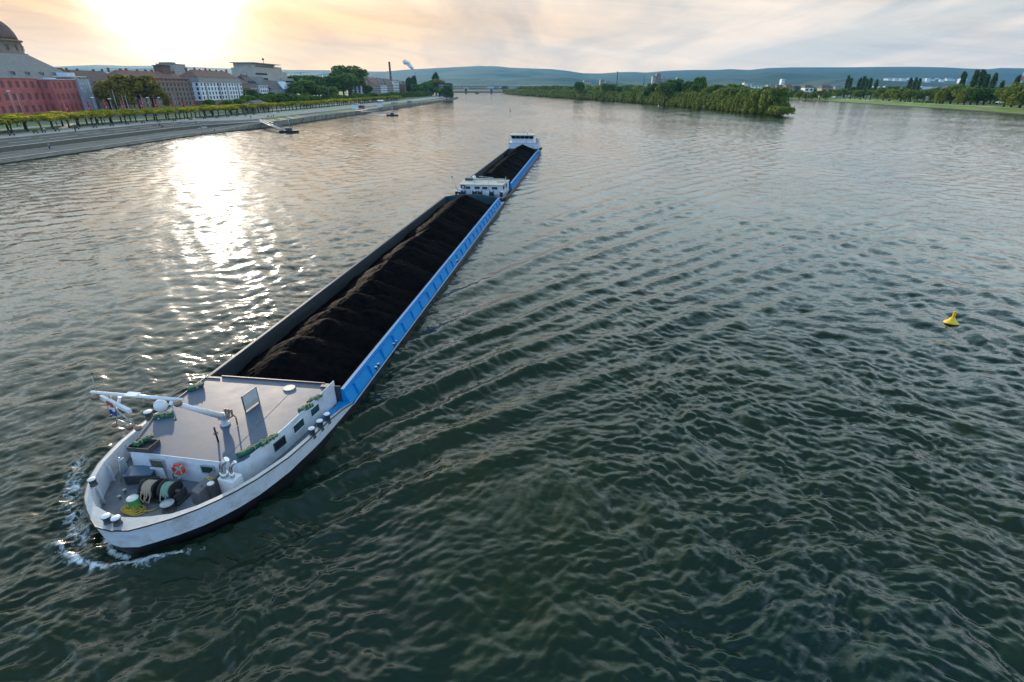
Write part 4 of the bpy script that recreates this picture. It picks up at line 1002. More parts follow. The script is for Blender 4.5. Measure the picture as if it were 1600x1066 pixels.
for nm, a, b, mk in strips:
    g = MB(); prev = None
    for y in YB:
        s = section(y); x0 = edge_x(y)
        row = g.verts([(x0 + s[k][0], y, s[k][1]) for k in range(a, b + 1)])
        if prev is not None:
            for k in range(b - a): g.face((prev + k, row + k, row + k + 1, prev + k + 1))
        prev = row
    tag(g.build(nm, M[mk]), kind='structure')
for nm, d0, d1, y1 in (('quay_line', -1.4, -2.3, 262), ('quay_line', -11.2, -12.2, 262), ('quay_line', -17.0, -17.5, 262), ('quay_line', -20.2, -20.7, 262), ('quay_line', -6.6, -6.9, 258)):
    g = MB(); pr = None
    for y in np.arange(60, y1, 3.0):
        x0 = edge_x(y); row = g.verts([(x0 + d0, y, gz(x0 + d0, y) + .06), (x0 + d1, y, gz(x0 + d1, y) + .06)])
        if pr is not None and not (d0 < -16 and int(y / 3) % 5 == 0): g.face((pr, row, row + 1, pr + 1))
        pr = row
    tag(g.build(nm, M['coping']), kind='structure')
# a grass patch on the quay further on
for (y0, y1, d0, d1, mk, nm) in ((292, 345, -5, -11.5, 'grass', 'lawn'), (360, 470, -5, -11, 'grass', 'lawn'), (500, 700, -4, -10, 'grass', 'lawn')):
    g = MB(); prev = None
    for y in np.arange(y0, y1 + 1, 8.0):
        x0 = edge_x(y); w = min(1, (y - y0) / 20 + .1)
        row = g.verts([(x0 + d0, y, gz(x0 + d0, y) + .03), (x0 + (d0 + d1) / 2, y, gz(x0 + (d0 + d1) / 2, y) + .03), (x0 + d0 + (d1 - d0) * w, y, gz(x0 + d0 + (d1 - d0) * w, y) + .03)])
        if prev is not None:
            for k in range(2): g.face((prev + k, row + k, row + k + 1, prev + k + 1))
        prev = row
    tag(g.build(nm, M[mk]), kind='structure')
# plane trees along the promenade
lab_pl = 'low pollarded plane tree in the rows along the left promenade'
k = 0
for y in np.arange(60, 700, 6.0):
    for row, off in enumerate((-34.0, -42.5)):
        if row == 1 and (y > 330 or int(k) % 9 == 4): k += 1; continue
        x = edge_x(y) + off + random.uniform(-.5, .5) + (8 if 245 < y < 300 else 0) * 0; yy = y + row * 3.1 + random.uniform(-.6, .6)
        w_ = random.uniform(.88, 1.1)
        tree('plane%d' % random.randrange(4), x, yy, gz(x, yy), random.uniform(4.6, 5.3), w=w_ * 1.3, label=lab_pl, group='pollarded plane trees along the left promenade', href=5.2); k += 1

# ------------------------------------------------------------------ buildings
M['terracotta'] = mat('terracotta_roof', (.24, .11, .075), .8, var=.3, scale=.7, dirt=(.06, .045, .04), dirt_amt=.6, bump=.03, bscale=6)
M['brownroof'] = mat('brown_roof', (.17, .10, .08), .8, var=.3, scale=.7, dirt=(.05, .04, .04), dirt_amt=.5)
M['slate'] = mat('grey_slate_roof', (.24, .215, .195), .65, var=.2, scale=.6, dirt=(.09, .075, .07), dirt_amt=.5)
M['slatedark'] = mat('dark_slate_roof', (.06, .05, .055), .65, var=.2, scale=.6)
M['netting'] = mat('red_scaffold_netting', (.55, .15, .13), .85, var=.22, scale=.35, dirt=(.40, .20, .20), dirt_amt=.6, stretch=(1, 1, .5))
M['netglass'] = mat('netted_window', (.22, .09, .09), .7, var=.3, scale=.5)
M['netpale'] = mat('pale_scaffold_netting', (.5, .53, .6), .8, var=.2, scale=.5, dirt=(.2, .17, .2), dirt_amt=.5)
M['sandstone'] = mat('brown_sandstone', (.27, .19, .14), .85, var=.2, scale=.4, dirt=(.08, .055, .045), dirt_amt=.5)
M['render_white'] = mat('white_render', (.8, .8, .8), .8, var=.05, scale=.4, dirt=(.45, .44, .42), dirt_amt=.3)
M['render_cream'] = mat('cream_render', (.42, .36, .29), .8, var=.1, scale=.4, dirt=(.28, .24, .2), dirt_amt=.4)
M['render_grey'] = mat('grey_render', (.30, .30, .30), .8, var=.1, scale=.4, dirt=(.2, .19, .18), dirt_amt=.4)
M['brick'] = mat('red_brick', (.24, .09, .06), .85, var=.2, scale=.5)
M['concrete'] = mat('board_concrete', (.46, .40, .35), .8, var=.12, scale=.3, dirt=(.17, .15, .14), dirt_amt=.5)
M['wframe'] = mat('white_window_frame', (.6, .6, .6), .6, var=.05)
M['wframe2'] = mat('stone_window_frame', (.28, .2, .16), .8, var=.1)
M['wframe3'] = mat('dark_window_frame', (.06, .05, .05), .7, var=.1)
M['hglass'] = mat('house_window_glass', (.03, .04, .05), .15, var=.4, scale=.3, spec=.8)
M['bluepanel'] = mat('blue_facade_panel', (.05, .20, .5), .5, var=.1)
def slab(g, pts_low, pts_high): pass
def building(name, label, x, y0, y1, depth, zg, ze, zr, roof='hip', wall='render_white', rm='terracotta', rows=4, cols=8, win=(1.1, 1.7), fr='wframe', side=3, dorm=0, chim=0, bands=True, zmans=None, mans='slate', rot=0.0, first=.16, group=None, over=.4, dormw=1.6, bay=None, plinth=None, gm='hglass'):
    L = y1 - y0; H = ze - zg
    o = empty(name, (x, y0, zg), rot); tag(o, label, 'building', group)
    g = MB(); g.bx(-depth, 0, 0, L, -3, H)
    if bands:
        for k in range(1, rows + 1):
            zz = H * k / rows; g.bx(0, .18, -.0, L, zz - .28, zz - .02); g.bx(-depth, 0, -.18, 0, zz - .28, zz - .02)
    g.build('wall', M[wall], o)
    if plinth:
        g = MB(); g.bx(0, .35, -.1, L + .1, -2, plinth); g.bx(-depth, -0, -.35, 0, -2, plinth); g.build('plinth', M['sandstone'], o)
    # roof
    g = MB(); e = over; hr = zr - zg; Hm = H
    X0, X1, Y0, Y1 = -depth - e, e, -e, L + e
    if zmans:
        Hm = zmans - zg; ins = 1.6
        g.prism([(X0, Y0), (X1, Y0), (X1, Y1), (X0, Y1)], H, Hm, [(X0 + ins, Y0 + ins), (X1 - ins, Y0 + ins), (X1 - ins, Y1 - ins), (X0 + ins, Y1 - ins)])
        g.build('mansard', M[mans], o); g = MB(); X0 += ins - .3; X1 -= ins - .3; Y0 += ins - .3; Y1 -= ins - .3
    xm = (X0 + X1) / 2; ym = (Y0 + Y1) / 2
    if roof == 'hip':
        k = min((X1 - X0) / 2 * .95, (Y1 - Y0) / 2 * .9)
        n = g.verts([(X0, Y0, Hm), (X1, Y0, Hm), (X1, Y1, Hm), (X0, Y1, Hm), (xm, Y0 + k, hr), (xm, Y1 - k, hr)])
        for q in [(0, 3, 2, 1), (1, 2, 5, 4), (3, 0, 4, 5), (0, 1, 4), (2, 3, 5)]: g.face([n + i for i in q])
    elif roof == 'gable':
        n = g.verts([(X0, Y0, Hm), (X1, Y0, Hm), (X1, Y1, Hm), (X0, Y1, Hm), (xm, Y0, hr), (xm, Y1, hr)])
        for q in [(0, 3, 2, 1), (1, 2, 5, 4), (3, 0, 4, 5), (0, 1, 4), (2, 3, 5)]: g.face([n + i for i in q])
    elif roof == 'gablefront':
        n = g.verts([(X0, Y0, Hm), (X1, Y0, Hm), (X1, Y1, Hm), (X0, Y1, Hm), (X0, ym, hr), (X1, ym, hr)])
        for q in [(0, 3, 2, 1), (0, 1, 5, 4), (2, 3, 4, 5), (1, 2, 5), (3, 0, 4)]: g.face([n + i for i in q])
    else:
        g.bx(X0, X1, Y0, Y1, Hm, Hm + .35); g.bx(X0 + 2, X1 - 2, Y0 + 2, Y0 + min(7, L * .4), Hm + .35, max(Hm + .6, hr))
    rf = g.build('roof', M[rm], o)
    for i in range(chim):
        g = MB(); cy_ = L * (i + .5 + random.uniform(-.25, .25)) / chim; w_ = random.uniform(.7, 1.6)
        g.bx(xm - .5, xm + .5, cy_ - w_ / 2, cy_ + w_ / 2, hr - 1.6, hr + random.uniform(.7, 1.5)); g.bx(xm - .6, xm + .6, cy_ - w_ / 2 - .1, cy_ + w_ / 2 + .1, hr + .3, hr + .45); g.build('chimney', M['brick'], rf)
    if dorm:
        hb, ht = (H, Hm) if zmans else (Hm, hr); run = 1.6 if zmans else (X1 - xm)
        for i in range(dorm):
            g = MB(); cy_ = L * (i + .5) / dorm; z0 = hb + (ht - hb) * (.2 if zmans else .12); dz = min(1.7, (ht - hb) * .62)
            xf = X1 + (0.3 if zmans else 0) - run * (z0 - hb) / (ht - hb) - .1
            g.bx(xf - 2.2, xf, cy_ - dormw / 2, cy_ + dormw / 2, z0, z0 + dz); g.m = 1; g.bx(xf, xf + .05, cy_ - dormw * .34, cy_ + dormw * .34, z0 + dz * .2, z0 + dz * .85); g.build('dormer', [M[rm if not zmans else mans], M['hglass']], rf)
    # windows: one mesh shared by all copies
    if cols:
        ww, wh = win; me = None
        def winmesh(flip):
            g = MB(); fw = .14
            for (a, b, c, d) in ((-ww / 2 - fw, ww / 2 + fw, wh / 2, wh / 2 + fw), (-ww / 2 - fw, ww / 2 + fw, -wh / 2 - fw, -wh / 2), (-ww / 2 - fw, -ww / 2, -wh / 2, wh / 2), (ww / 2, ww / 2 + fw, -wh / 2, wh / 2), (-.04, .04, -wh / 2, wh / 2)):
                g.bx(0, .12, a, b, c, d)
            g.m = 1; g.bx(0, .04, -ww / 2, ww / 2, -wh / 2, wh / 2)
            q = g.build('window', [M[fr], M[gm]], o); return q
        w0 = winmesh(False); first_done = False
        def addw(lx, ly, lz, r_=0):
            nonlocal first_done
            c = w0 if not first_done else w0.copy()
            if first_done: col.objects.link(c); c.parent = o
            first_done = True; c.location = (lx, ly, lz); c.rotation_euler = (0, 0, r_)
        cnt = 0
        for rI in range(rows):
            for cI in range(cols):
                if cnt > 92: break
                if bay and cI in bay: continue
                addw(.01, L * (cI + .5) / cols, H * (rI + .52) / rows); cnt += 1
        for rI in range(rows):
            for cI in range(side):
                if cnt > 99: break
                addw(-depth * (cI + .5) / side, -.01, H * (rI + .52) / rows, R(-90)); cnt += 1
    return o
def yx(px, x, py=150): return on_x(px, py, x)[0]
def zx(px, py, x): return on_x(px, py, x)[1]
FX = -232.0
# palace behind red scaffold netting
building('palace', 'long red netted palace with tall grey hipped roof on the far left bank', FX - 4, 215, 317, 26, 6, 22, 33.2, 'hip', 'netting', 'slate', 3, 24, (1.5, 2.6), 'netglass', 3, gm='netglass', dorm=12, dormw=1.1)
pw = building('palace_wing', 'red netted front pavilion projecting at the right end of the palace', FX + 2, 289.5, 306, 6, 6, 21.6, 22.4, 'flat', 'netting', 'white', 3, 5, (1.6, 2.8), 'netting', 1, gm='netglass')
sc = empty('scaffold', (FX + 3, 306.2, 6)); tag(sc, 'pale sheeted scaffold tower at the right end of the red netted palace', 'scaffold')
g = MB(); g.bx(-6, 0, 0, 8.5, -1, 16.0); g.build('sheeting', M['netpale'], sc)
g = MB()
for zz in np.arange(1, 16, 2.0):
    g.bx(.02, .2, -.1, 6.6, zz, zz + .16)
for yy in (0, 2.2, 4.4, 6.5): g.cyl((.15, yy, -1), (.15, yy, 17.2), .09, n=5)
g.build('scaffold_poles', M['greymetal'], sc)
g = MB(); g.prism([(-7, -7), (.4, -7), (.4, 6.9), (-7, 6.9)], 17.0, 17.4); g.bx(-6, -1, -5, 1, 17.4, 19.0); g.build('temporary_roof', M['white'], sc)
# dome
dY = 420.0; (xa, z1) = on_y(33, 86, dY); (xb, z2) = on_y(20, 60, dY); (xc, z3) = on_y(-12, 36, dY)
dcx = on_y(-10, 70, dY)[0]
dm = empty('domed_church', (dcx, dY, 6)); tag(dm, 'grey brown church dome rising behind the red netted palace at the left frame edge', 'church')
rD = xa - dcx; zb = z1 - 6; zt = z3 - 6; zc_ = z2 - 6
g = MB(); g.lathe((0, 0, 0), [(rD, -2), (rD, zb), (rD * 1.03, zb + .3), (rD * 1.03, zb + .9), (rD * .93, zb + 1.2), (rD * .92, zc_ - 2.0), (rD * 1.0, zc_ - 1.6), (rD * 1.0, zc_ - .9), (rD * .88, zc_ - .6)], 32); g.build('drum', M['sandstone'], dm)
g = MB(); hD = zt - zc_ + 5; g.lathe((0, 0, zc_ - .6), [(rD * .86 * math.cos(a), hD * math.sin(a)) for a in np.linspace(0, 1.4, 9)], 32); g.build('dome', M['brownroof'], dm)
g = MB(); g.lathe((0, 0, zc_ - .6 + hD * .97), [(1.9, 0), (1.7, 3.5), (2.1, 3.8), (1.2, 5.4), (.2, 6.4)], 12); g.build('lantern', M['sandstone'], dm)
for i in range(16):
    a = 6.28 * i / 16; g = MB(); rr = rD * .93; g.box((rr * math.cos(a), rr * math.sin(a), zb + (zc_ - zb) * .45), (.5, 1.3, (zc_ - zb) * .34), a); g.build('window', M['hglass'], dm)
# background brown roofed houses behind the riverside trees
building('town_house', 'brown hip roofed house showing above the dark trees right of the palace', -268, yx(128, -268), yx(205, -268), 18, 6, zx(165, 128, -268), zx(175, 111, -268), 'hip', 'render_cream', 'brownroof', 4, 10, chim=4, side=3)
building('office_block', 'long brown sandstone riverside block with dormered terracotta roof', -238, yx(206, -238, 165), yx(311, -238, 165), 20, 6, zx(270, 129, -238), zx(270, 112, -238), 'hip', 'sandstone', 'terracotta', 5, 17, (1.5, 1.9), 'wframe2', 3, dorm=16, chim=9)
pb = empty('roof_pavilion', (-249, yx(253, -249, 106), zx(253, 111, -249))); tag(pb, 'dark box shaped lift house on the ridge of the brown sandstone block', 'pavilion')
g = MB(); g.prism([(-3, -5), (3, -5), (3, 5), (-3, 5)], -2, 3.2); g.build('wall', M['brownroof'], pb); g = MB(); g.prism([(-3.5, -5.6), (3.5, -5.6), (3.5, 5.6), (-3.5, 5.6)], 3.2, 3.6); g.build('roof', M['slatedark'], pb)
building('apartment_house', 'pale grey flat roofed block standing behind the brown sandstone roof', -272, yx(272, -272, 106), yx(290, -272, 106), 14, 6, zx(280, 101, -272), zx(280, 100, -272) + 1, 'flat', 'render_grey', 'slate', 8, 4, side=3)
wy0, wy1 = yx(316, FX, 150), yx(381, FX, 150)
building('apartment_block', 'white apartment block with many paired windows, grey mansard and terracotta roof', FX, wy0, wy1, 17, 6.5, 21.6, 30.2, 'hip', 'render_white', 'terracotta', 5, 14, (1.25, 1.7), 'wframe3', 4, dorm=13, chim=8, zmans=25.2, mans='slate', plinth=2.6, dormw=1.2)
# grey recess strips of the white block
ob = [o for o in col.objects if o.name == 'apartment_block'][0]
for f_ in (.12, .42, .60, .88):
    g = MB(); L_ = wy1 - wy0; g.bx(0, .25, L_ * f_ - .9, L_ * f_ + .9, 2.6, 15); g.build('grey_bay', M['render_grey'], ob)
building('town_house', 'narrow red brick house next to the white apartment block', FX, wy1 + .5, yx(393, FX), 15, 6.5, 21, 26, 'gable', 'brick', 'brownroof', 4, 5, (1.3, 1.9), 'wframe', 2, chim=2)
building('town_house', 'cream riverside house with dark roof between brick house and white gable', FX, yx(393, FX) + .5, yx(406, FX), 15, 6.5, 20.5, 27.5, 'gable', 'render_cream', 'slatedark', 4, 5, (1.3, 1.9), 'wframe2', 2, chim=3, dorm=3)
building('town_house', 'white riverside house with round topped gable before the concrete block', FX + 2, yx(405, FX) + .5, yx(418, FX), 15, 6.5, 20.0, 27.0, 'gablefront', 'render_white', 'slate', 4, 4, (1.5, 1.9), 'wframe3', 2)
tb = building('town_house', 'white house with tall piers, dark roof and pointed gable by the river', FX + 4, yx(419, FX), yx(446, FX), 16, 6.5, 16.5, 24, 'gable', 'render_grey', 'slatedark', 2, 12, (1.3, 3.2), 'wframe', 2)
g = MB(); g.prism([(0.1, 28), (1.2, 28), (1.2, 40), (.1, 40)], 10.0, 10.2); n = g.verts([(-6, 28, 10), (1.3, 28, 10), (1.3, 40, 10), (-6, 40, 10), (-6, 34, 17), (1.3, 34, 17)])
for q in [(0, 3, 2, 1), (0, 1, 5, 4), (2, 3, 4, 5), (1, 2, 5), (3, 0, 4)]: g.face([n + i for i in q])
g.build('gable', M['render_white'], tb)
# concrete block with terraces
cxB = -256
cbk = empty('concrete_block', (cxB, yx(398, cxB, 120), 6)); tag(cbk, 'tall stepped concrete block with roof terraces behind the riverside houses', 'building')
Lc = yx(458, cxB, 120) - yx(398, cxB, 120); hC = zx(398, 98, cxB) - 6
g = MB(); g.bx(-22, 0, 0, Lc * .62, -2, hC - 4.5); g.bx(-22, 1.2, Lc * .62, Lc, -2, hC * .62); g.bx(-20, -1, 2, Lc * .55, hC - 4.5, hC - .4); g.bx(-22, 1.5, -1, Lc * .66, hC - .4, hC + .2); g.bx(-20, -3, Lc * .60, Lc * .9, hC * .62, hC * .8); g.bx(-19, -4, Lc * .55, Lc * .8, hC * .8, hC - 2)
g.build('wall', M['concrete'], cbk)
g = MB(); g.bx(-1.2, -.9, 8, Lc * .5, hC - 3.6, hC - 1.4); g.build('terrace_glazing', M['hglass'], cbk)
for k in range(5):
    g = MB(); zz = hC * .55 * (k + .6) / 5; g.bx(1.2, 1.35, Lc * .64, Lc * .97, zz, zz + 1.5); g.build('window_strip', M['hglass'], cbk)
for k in range(4):
    g = MB(); zz = hC * (.3 + .13 * k); g.bx(-.0, .12, 3, Lc * .3, zz, zz + 1.6); g.build('window_strip', M['hglass'], cbk)
g = MB(); g.cyl((-8, Lc * .45, hC), (-8, Lc * .45, hC + 4.0), .25, n=8); g.sphere((-8, Lc * .45, hC + 4.6), 1.1, 12, 8); g.build('roof_mast', M['slatedark'], cbk)
g = MB(); g.prism([(1.0, Lc * .2), (6.0, Lc * .2), (6.0, Lc * .42), (1.0, Lc * .42)], hC * .55, hC * .56); g.build('terrace_slab', M['white'], cbk)
# stone gatehouse by the promenade
gx, gy = at(410, 175, 4.6)
building('gatehouse', 'small sandstone gatehouse under the trees at the end of the plane row', gx, gy - 8, gy + 12, 8, 4.4, 9.2, 11.0, 'hip', 'render_cream', 'slatedark', 1, 5, (1.2, 2.4), 'wframe2', 2)
# right part of the left bank: town houses towards the bend
tx = -196.0
specs = [(566, 583, 'render_white', 'brownroof', 'gable', 122, 134, 'white gable ended house beside the tall round tree, brown roof', 3), (583.5, 596, 'render_grey', 'terracotta', 'gable', 121, 133, 'grey house with terracotta roof in the terrace right of the tall tree', 3), (596.5, 606, 'render_white', 'slatedark', 'gable', 122, 133, 'white house with dark roof left of the tall thin chimney', 3), (606.5, 616, 'render_cream', 'brownroof', 'hip', 123, 133, 'cream house with brown roof at the foot of the tall thin chimney', 2), (616.5, 625, 'render_white', 'slate', 'flat', 124, 127, 'white flat roofed balcony block right of the tall thin chimney', 2), (625.5, 634, 'brick', 'slatedark', 'gable', 126, 132, 'red brick house between balcony block and white tower house', 2), (634.5, 642, 'render_grey', 'slate', 'flat', 127, 129, 'slim grey flat roofed house near the poplars', 2), (654, 662, 'render_white', 'slate', 'flat', 131, 133, 'small white flat roofed house between poplar and dark grove', 2)]
for a, b, wm, rm, rt, pr, pe, lab, sd in specs:
    y0, y1 = yx(a, tx), yx(b, tx); building('town_house', lab, tx, y0, y1, 16, 6, zx(a, pe, tx), zx(a, pr, tx), rt, wm, rm, 5, max(3, int((y1 - y0) / 6)), (2.0, 2.0), 'wframe3', sd, chim=2 if rt != 'flat' else 0, dorm=2 if rt == 'gable' else 0)
# dark glass block and blue block at the point
Y_ = 955.0
building('office_tower', 'dark glazed block at the very end of the left bank', -99.5, Y_, Y_ + 16, 14, 2.4, on_y(706, 131, Y_)[1], on_y(706, 130, Y_)[1], 'flat', 'slatedark', 'slatedark', 6, 3, (4.0, 1.9), 'wframe3', 3)
building('office_tower', 'bright blue panelled block left of the dark glazed block', -116, Y_ + 60, Y_ + 76, 12, 2.4, on_y(699, 133, Y_ + 60)[1], on_y(699, 132, Y_ + 60)[1], 'flat', 'bluepanel', 'bluepanel', 5, 3, (3.2, 1.6), 'wframe', 3)
# chimneys
def stack(px, pt, pb_, Y, r, label, m='slatedark', bands=None):
    x, zt = on_y(px, pt, Y); x2, _ = on_y(px + (px - 800) * (pb_ - pt) * 0, pb_, Y)
    o = empty('chimney', (x, Y, 3)); tag(o, label, 'chimney'); g = MB(); g.cyl((0, 0, 0), (0, 0, zt - 3), r, r * .72, 14); g.build('shaft', M[m], o)
    g = MB(); g.cyl((0, 0, zt - 3), (0, 0, zt - 2.4), r * .8, r * .8, 14); g.build('rim', M['greymetal'], o)
    for f in (.35, .6, .85):
        g = MB(); rr = r * (1 - .28 * f) * 1.35; g.cyl((0, 0, (zt - 3) * f), (0, 0, (zt - 3) * f + .5), rr, rr, 14); g.build('platform', M['greymetal'], o)
    return x, zt
stack(608, 97, 125, 1300, 3.0, 'tall dark factory chimney rising behind the left bank town houses')
sx_, sz_ = stack(648, 113, 128, 2100, 3.2, 'slim smoking chimney with white plume beyond the left bank', 'bluepanel')
stack(965, 112, 135, 1700, 2.1, 'tall dark chimney behind the middle of the wooded island')
stack(1007, 119, 130, 2600, 2.2, 'thin faint chimney between the tall island chimney and the silo tower')
for px, pt, Y in ((469, 112, 900), (503, 112, 950), (588, 118, 1500)):
    x, zt = on_y(px, pt, Y); o = empty('antenna_mast', (x, Y, 4)); tag(o, {469: 'thin antenna mast right of the concrete block', 503: 'thin antenna mast left of the tall round tree', 588: 'faint antenna mast above the terracotta roofed terrace'}[px], 'mast')
    g = MB(); g.cyl((0, 0, 0), (0, 0, zt - 4), .55, .3, 8); g.build('pole', M['darkmetal'], o)
# smoke: a real volume
def smoke():
    Y = 2100; g = MB(); pts = []; rad = []
    path = [(648.5, 112, 2.2), (646, 109, 3.5), (643, 106, 5.5), (640, 103, 7), (637, 100.5, 8), (634, 98.5, 8), (631, 97, 6)]
    rr = random.Random(3)
    for px, py, r in path:
        x, z = on_y(px, py, Y)
        for k in range(3): g.sphere((x + rr.uniform(-r, r) * .5, Y + rr.uniform(-r, r), z + rr.uniform(-r, r) * .4), r * rr.uniform(.6, 1.0), 12, 10)
    m = bpy.data.materials.new('smoke'); m.use_nodes = True; t = NT(m.node_tree); bs = m.node_tree.nodes['Principled BSDF']
    bs.inputs['Base Color'].default_value = (.85, .85, .85, 1); bs.inputs['Roughness'].default_value = 1; bs.inputs['Specular IOR Level'].default_value = 0
    tc = t.add('ShaderNodeTexCoord'); n = t.noise(tc.outputs['Object'], .12, 5, .6); lw = t.add('ShaderNodeLayerWeight'); lw.inputs[0].default_value = .35
    f = t.math('MULTIPLY', t.ramp(n.outputs[0], [(.35, .5), (.6, 1.0)]), t.math('SUBTRACT', 1.0, t.math('POWER', lw.outputs['Facing'], 1.6)), True)
    t.lk(f, bs.inputs['Alpha'])
    o = g.build('smoke', m); tag(o, 'white smoke plume drifting left from the slim chimney', 'smoke', kind='stuff')
smoke()
# ------------------------------------------------------------------ left bank: trees, flags, poles, people
def tree_px(key, px, ptop, X=None, Y=None, w=1.0, label='', group=None, zg=None, base=None):
    if base is not None: x, y = at(base[0], base[1], zg)
    elif X is not None: x, y = X, yx(px, X, 165)
    else: y = Y; x = on_y(px, 145, Y)[0]
    z0 = zg if zg is not None else gz(x, y)
    # height so that the top reaches row ptop
    r = ray(px, ptop); t = math.hypot(x, y) / math.hypot(r[0], r[1]); zt = CAMH + r[2] * t
    return tree(key, x, y, z0, max(3, zt - z0) / 1.0, w, label, group)
G1 = 'broad trees in front of the left bank buildings'
for (px, pt, X, w, k, lab) in ((172, 127, -216, 1.1, 'olive0', 'dark olive tree nearest the pale scaffold tower'), (182, 122, -214, 1.25, 'olive1', 'dark olive tree second right of the pale scaffold tower'), (196, 128, -207, 1.1, 'olive2', 'lower olive tree in the gap before the largest riverside tree'), (220, 115, -205, 1.45, 'olive0', 'largest olive tree, in front of the brown sandstone block'), (240, 124, -209, 1.3, 'olive1', 'olive tree covering the middle of the brown sandstone block'), (107, 110, -250, .6, 'olive2', 'olive tree top just right of the palace roof'), (132, 116, -262, 1.0, 'olive1', 'olive tree behind the pale scaffold tower'), (262, 146, -214, .8, 'olive2', 'small dark tree low against the brown sandstone block')):
    tree_px(k, px, pt, X=X, w=w, label=lab)
for (px, pt, X, w, k, lab) in ((398, 140, -208, .8, 'dark0', 'dark green tree in front of the narrow brick house'), (412, 146, -205, .7, 'round1', 'small green tree in front of the round gabled house'), (428, 146, -205, .75, 'dark1', 'small green tree before the white house with piers'), (440, 147, -200, .8, 'round2', 'small green tree at the corner of the white house with piers'), (452, 146, -200, .8, 'dark2', 'small dark tree left of the park trees'),
    (474, 127, -214, 1.1, 'round0', 'leftmost broad park tree right of the concrete block'), (490, 120, -232, 1.0, 'dark1', 'dark park tree behind, under the thin antenna mast'), (500, 133, -205, 1.1, 'round3', 'bright green rounded park tree left of the tallest'), (517, 119, -222, 1.2, 'dark0', 'dark park tree touching the tallest tree on its left'), (520, 136, -198, 1.0, 'round1', 'low bright park tree at the foot of the tallest'), (548, 106, -212, 1.15, 'round2', 'tallest broad tree on the left bank, in the park'), (540, 116, -206, 1.0, 'round0', 'bright crown leaning on the tallest park tree'), (574, 134, -196, 1.0, 'dark2', 'dark round tree right of the tallest, before white houses'), (562, 126, -204, .9, 'dark1', 'dark crown between tallest tree and white houses'), (462, 118, -262, 1.3, 'dark0', 'distant dark tree behind the park, right of the concrete block'), (482, 118, -280, 1.2, 'round1', 'distant green tree behind the park trees')):
    tree_px(k, px, pt - 1, X=X, w=w * 1.5, label=lab, zg=gz(X, yx(px, X, 165)) - 2.2)
for (px, pt, X, w, k, lab) in ((667, 129, -150, 1.7, 'dark0', 'dark tree in the grove near the end of the left bank, leftmost'), (675, 128, -145, 1.7, 'dark1', 'dark tree in the middle of the grove near the bank end'), (683, 125, -140, 1.6, 'dark2', 'dark tree at the right of the grove near the bank end'), (690, 124, -128, 1.3, 'olive1', 'olive green tree beside the blue block'), (688, 137, -120, 1.8, 'round3', 'low green tree in front of the blue block'), (695, 140, -116, 1.6, 'round1', 'low green tree at the waterside before the blue block'), (660, 132, -160, 1.0, 'dark1', 'dark tree behind the small white flat roofed house')):
    tree_px(k, px, pt, X=X, w=w, label=lab)
for (px, pt, X, lab) in ((641, 128, -176, 'dark poplar left of the pair by the white house'), (649, 126, -174, 'dark poplar right of the pair by the white house'), (683, 122, -150, 'dark poplar above the bank end grove')):
    tree_px('poplar0', px, pt, X=X, w=1.5, label=lab)
tree_px('dark1', 699, 134, Y=690, w=1.3, label='dark tree pressed against the left side of the glazed block', base=(698, 155), zg=2.4)
tree_px('round1', 706, 143, Y=690, w=1.3, label='low green tree at the foot of the glazed block', base=(704, 154.5), zg=2.4)
# second hedge-like rows of trees towards the bend
for i, y in enumerate(np.arange(330, 1000, 10.5)):
    x = edge_x(y) - 56 + 8 * math.sin(i * .7)
    if y > 560: x = edge_x(y) - 44
    tree('round%d' % (i % 4) if i % 3 else 'dark%d' % (i % 3), x, y, gz(x, y) - 1.6, random.uniform(8.0, 10.5), w=1.3, label='green riverside tree in the long avenue towards the river bend', group='avenue trees towards the river bend')
for i, y in enumerate(np.arange(1010, 2200, 62.0)):
    x = edge_x(y) - random.uniform(20, 60); tree('dark%d' % (i % 3), x, y, gz(x, y), random.uniform(12, 18), w=1.6, label='distant dark tree on the left bank beyond the bend', group='distant trees beyond the bend')
# city trees / roofs further behind fill the skyline
hid = random.Random(12)
for i in range(15):
    px = 460 + i * 16; Y = hid.uniform(900, 1500); x = on_y(px, 140, Y)[0]
    tree('dark%d' % (i % 3), x, Y, 5, hid.uniform(12, 19), w=1.6, label='distant dark city tree behind the left bank houses', group='distant city trees behind the left bank')
